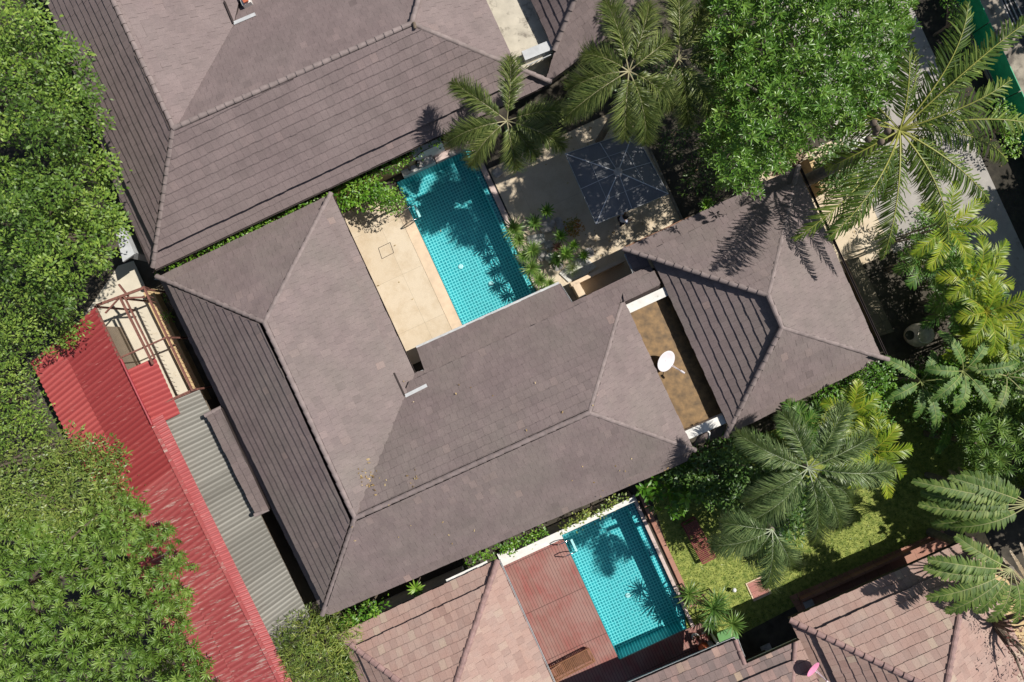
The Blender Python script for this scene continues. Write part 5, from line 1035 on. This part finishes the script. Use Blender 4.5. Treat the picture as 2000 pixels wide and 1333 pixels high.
# person beside the parasol
def person():
    c = P(1209, 437, .05); t = thing('person', 'person in a white and blue shirt with short dark hair standing by the parasol corner', 'person', c)
    Mz = Matrix.Rotation(R(-60), 3, 'Z')
    J = {'pel': (0, 0, .92), 'wai': (0, .01, 1.08), 'che': (0, .0, 1.28), 'nec': (0, .01, 1.45), 'hd0': (0, .03, 1.54), 'hd1': (0, .035, 1.64), 'hd2': (0, .02, 1.70),
         'shL': (.17, 0, 1.38), 'elL': (.24, .04, 1.12), 'wrL': (.20, .22, .98), 'haL': (.19, .30, .97), 'shR': (-.17, 0, 1.38), 'elR': (-.25, .02, 1.12), 'wrR': (-.22, .18, .95), 'haR': (-.21, .26, .93),
         'hiL': (.09, 0, .88), 'knL': (.10, .03, .48), 'anL': (.11, 0, .09), 'toL': (.12, .15, .04), 'hiR': (-.09, 0, .88), 'knR': (-.10, .05, .48), 'anR': (-.11, .02, .09), 'toR': (-.12, .17, .04)}
    rad = {'pel': .14, 'wai': .125, 'che': .15, 'nec': .055, 'hd0': .085, 'hd1': .10, 'hd2': .075, 'shL': .065, 'elL': .043, 'wrL': .028, 'haL': .035, 'hiL': .09, 'knL': .06, 'anL': .04, 'toL': .035}
    E_ = [('pel', 'wai'), ('wai', 'che'), ('che', 'nec'), ('nec', 'hd0'), ('hd0', 'hd1'), ('hd1', 'hd2')]
    for s in 'LR': E_ += [('che', 'sh'+s), ('sh'+s, 'el'+s), ('el'+s, 'wr'+s), ('wr'+s, 'ha'+s), ('pel', 'hi'+s), ('hi'+s, 'kn'+s), ('kn'+s, 'an'+s), ('an'+s, 'to'+s)]
    for s in 'LR':                                           # fingers and thumb
        sx = 1 if s == 'L' else -1; hb = Vector(J['ha'+s])
        for f, (dx, ln) in enumerate(((-.028, .07), (-.01, .08), (.01, .078), (.028, .06))):
            J['f%d%s' % (f, s)] = tuple(hb+Vector((dx, ln*.6, -.005))); J['g%d%s' % (f, s)] = tuple(hb+Vector((dx, ln, -.03))); E_ += [('ha'+s, 'f%d%s' % (f, s)), ('f%d%s' % (f, s), 'g%d%s' % (f, s))]
        J['t'+s] = tuple(hb+Vector((-sx*.05, .01, -.01))); J['u'+s] = tuple(hb+Vector((-sx*.06, .045, -.02))); E_ += [('wr'+s, 't'+s), ('t'+s, 'u'+s)]
    def skin(name, keys, edges, radf, mat, root):
        me = bpy.data.meshes.new(name); ks = list(keys); me.from_pydata([tuple(Mz @ Vector(J[k])) for k in ks], [(ks.index(a), ks.index(c_)) for a, c_ in edges], [])
        o = bpy.data.objects.new(name, me); COL.objects.link(o); o.parent = t; md = o.modifiers.new('Skin', 'SKIN'); md.use_smooth_shade = True
        if not me.skin_vertices: me.attributes.new  # layer comes with the modifier
        sv = me.skin_vertices
        if not sv:
            bm_ = bmesh.new(); bm_.from_mesh(me); bm_.verts.layers.skin.verify(); bm_.to_mesh(me); bm_.free(); sv = me.skin_vertices
        for i, k in enumerate(ks): r_ = radf(k); sv[0].data[i].radius = (r_, r_); sv[0].data[i].use_root = (k == root)
        s_ = o.modifiers.new('Sub', 'SUBSURF'); s_.levels = s_.render_levels = 2; me.materials.append(mat); return o
    def rf(k):
        if k in rad: return rad[k]
        kk = k[:-1]+'L' if k[-1] == 'R' else k
        return rad.get(kk, .0095)
    sk = mat_plain('skin', (.42, .24, .16), .5, .06, 5, 0); sh = mat_plain('pale shirt cloth', (.62, .66, .80), .8, .1, 8, .1); pn = mat_plain('dark trousers cloth', (.03, .03, .045), .8, .2, 8, .1); hr = mat_plain('dark hair', (.012, .010, .010), .5, .3, 20, .3)
    skin('body', J.keys(), E_, rf, sk, 'pel')
    # shirt and trousers follow the body, a little wider
    J['slL'] = tuple(Vector(J['shL']).lerp(Vector(J['elL']), .75)); J['slR'] = tuple(Vector(J['shR']).lerp(Vector(J['elR']), .75)); J['nk'] = (0, .01, 1.42)
    wid = {'pel': .165, 'wai': .155, 'che': .172, 'nk': .08, 'shL': .088, 'shR': .088, 'slL': .07, 'slR': .07}
    skin('shirt', ['pel', 'wai', 'che', 'nk', 'shL', 'slL', 'shR', 'slR'], [('pel', 'wai'), ('wai', 'che'), ('che', 'nk'), ('che', 'shL'), ('shL', 'slL'), ('che', 'shR'), ('shR', 'slR')], lambda k: wid[k], sh, 'pel')
    wl = {'pel': .15, 'hiL': .105, 'hiR': .105, 'knL': .08, 'knR': .08, 'anL': .06, 'anR': .06}
    skin('trousers', ['pel', 'hiL', 'knL', 'anL', 'hiR', 'knR', 'anR'], [('pel', 'hiL'), ('hiL', 'knL'), ('knL', 'anL'), ('pel', 'hiR'), ('hiR', 'knR'), ('knR', 'anR')], lambda k: wl[k], pn, 'pel')
    b = MB(); cc = c+Mz @ Vector((0, .012, 1.655)); b.lathe(cc, [(.112, -.06), (.125, -.01), (.118, .05), (.085, .095), (.035, .115), (.002, .12)], 20, Mz); b.build('hair', hr, t, smooth=True)
    b = MB(); f = c+Mz @ Vector((0, .125, 1.60)); b.tube([f+Mz @ Vector((0, -.02, .03)), f+Mz @ Vector((0, .02, -.01))], [.008, .014], 6); b.build('nose', sk, t)
    for s in (-1, 1): b = MB(); b.lathe(c+Mz @ Vector((s*.035, .112, 1.63)), [(.001, -.012), (.012, 0), (.001, .012)], 8); b.build('eye', M['black'], t)
person()
# yellow stair notch beside the house: low retaining wall
b = MB(); b.bar(P(1112, 560, 0), P(1216, 510, 0), .16, .9); b.bar(P(1120, 556, 0), P(1150, 612, 0), .3, .9); tag(b.build('stair_wall', M['coping']), 'cream wall top around the sunken stair notch in the brown eave', 'wall')
b = MB(); b.bar(P(745, 1178, 0), P(905, 1108, 0), .16, 2.0); tag(b.build('boundary_wall', M['white']), 'white wall top in the gap between the brown eave and the pink roof', 'wall')
b = MB(); b.bar(PQ(470, 1388, 0), PQ(714, 1388, 0), .2, 1.3); tag(b.build('pool_wall', M['white']), 'white wall top at the head of the second pool, under the vines', 'wall')
b = MB(); b.bar(P(1560, 1168, 0), P(1820, 1052, 0), .12, .35); tag(b.build('path_kerb', M['redpave']), 'brown kerb between the lawn and the reddish path', 'kerb')
for o in list(bpy.data.objects):
    if '_o' in o: del o['_o']
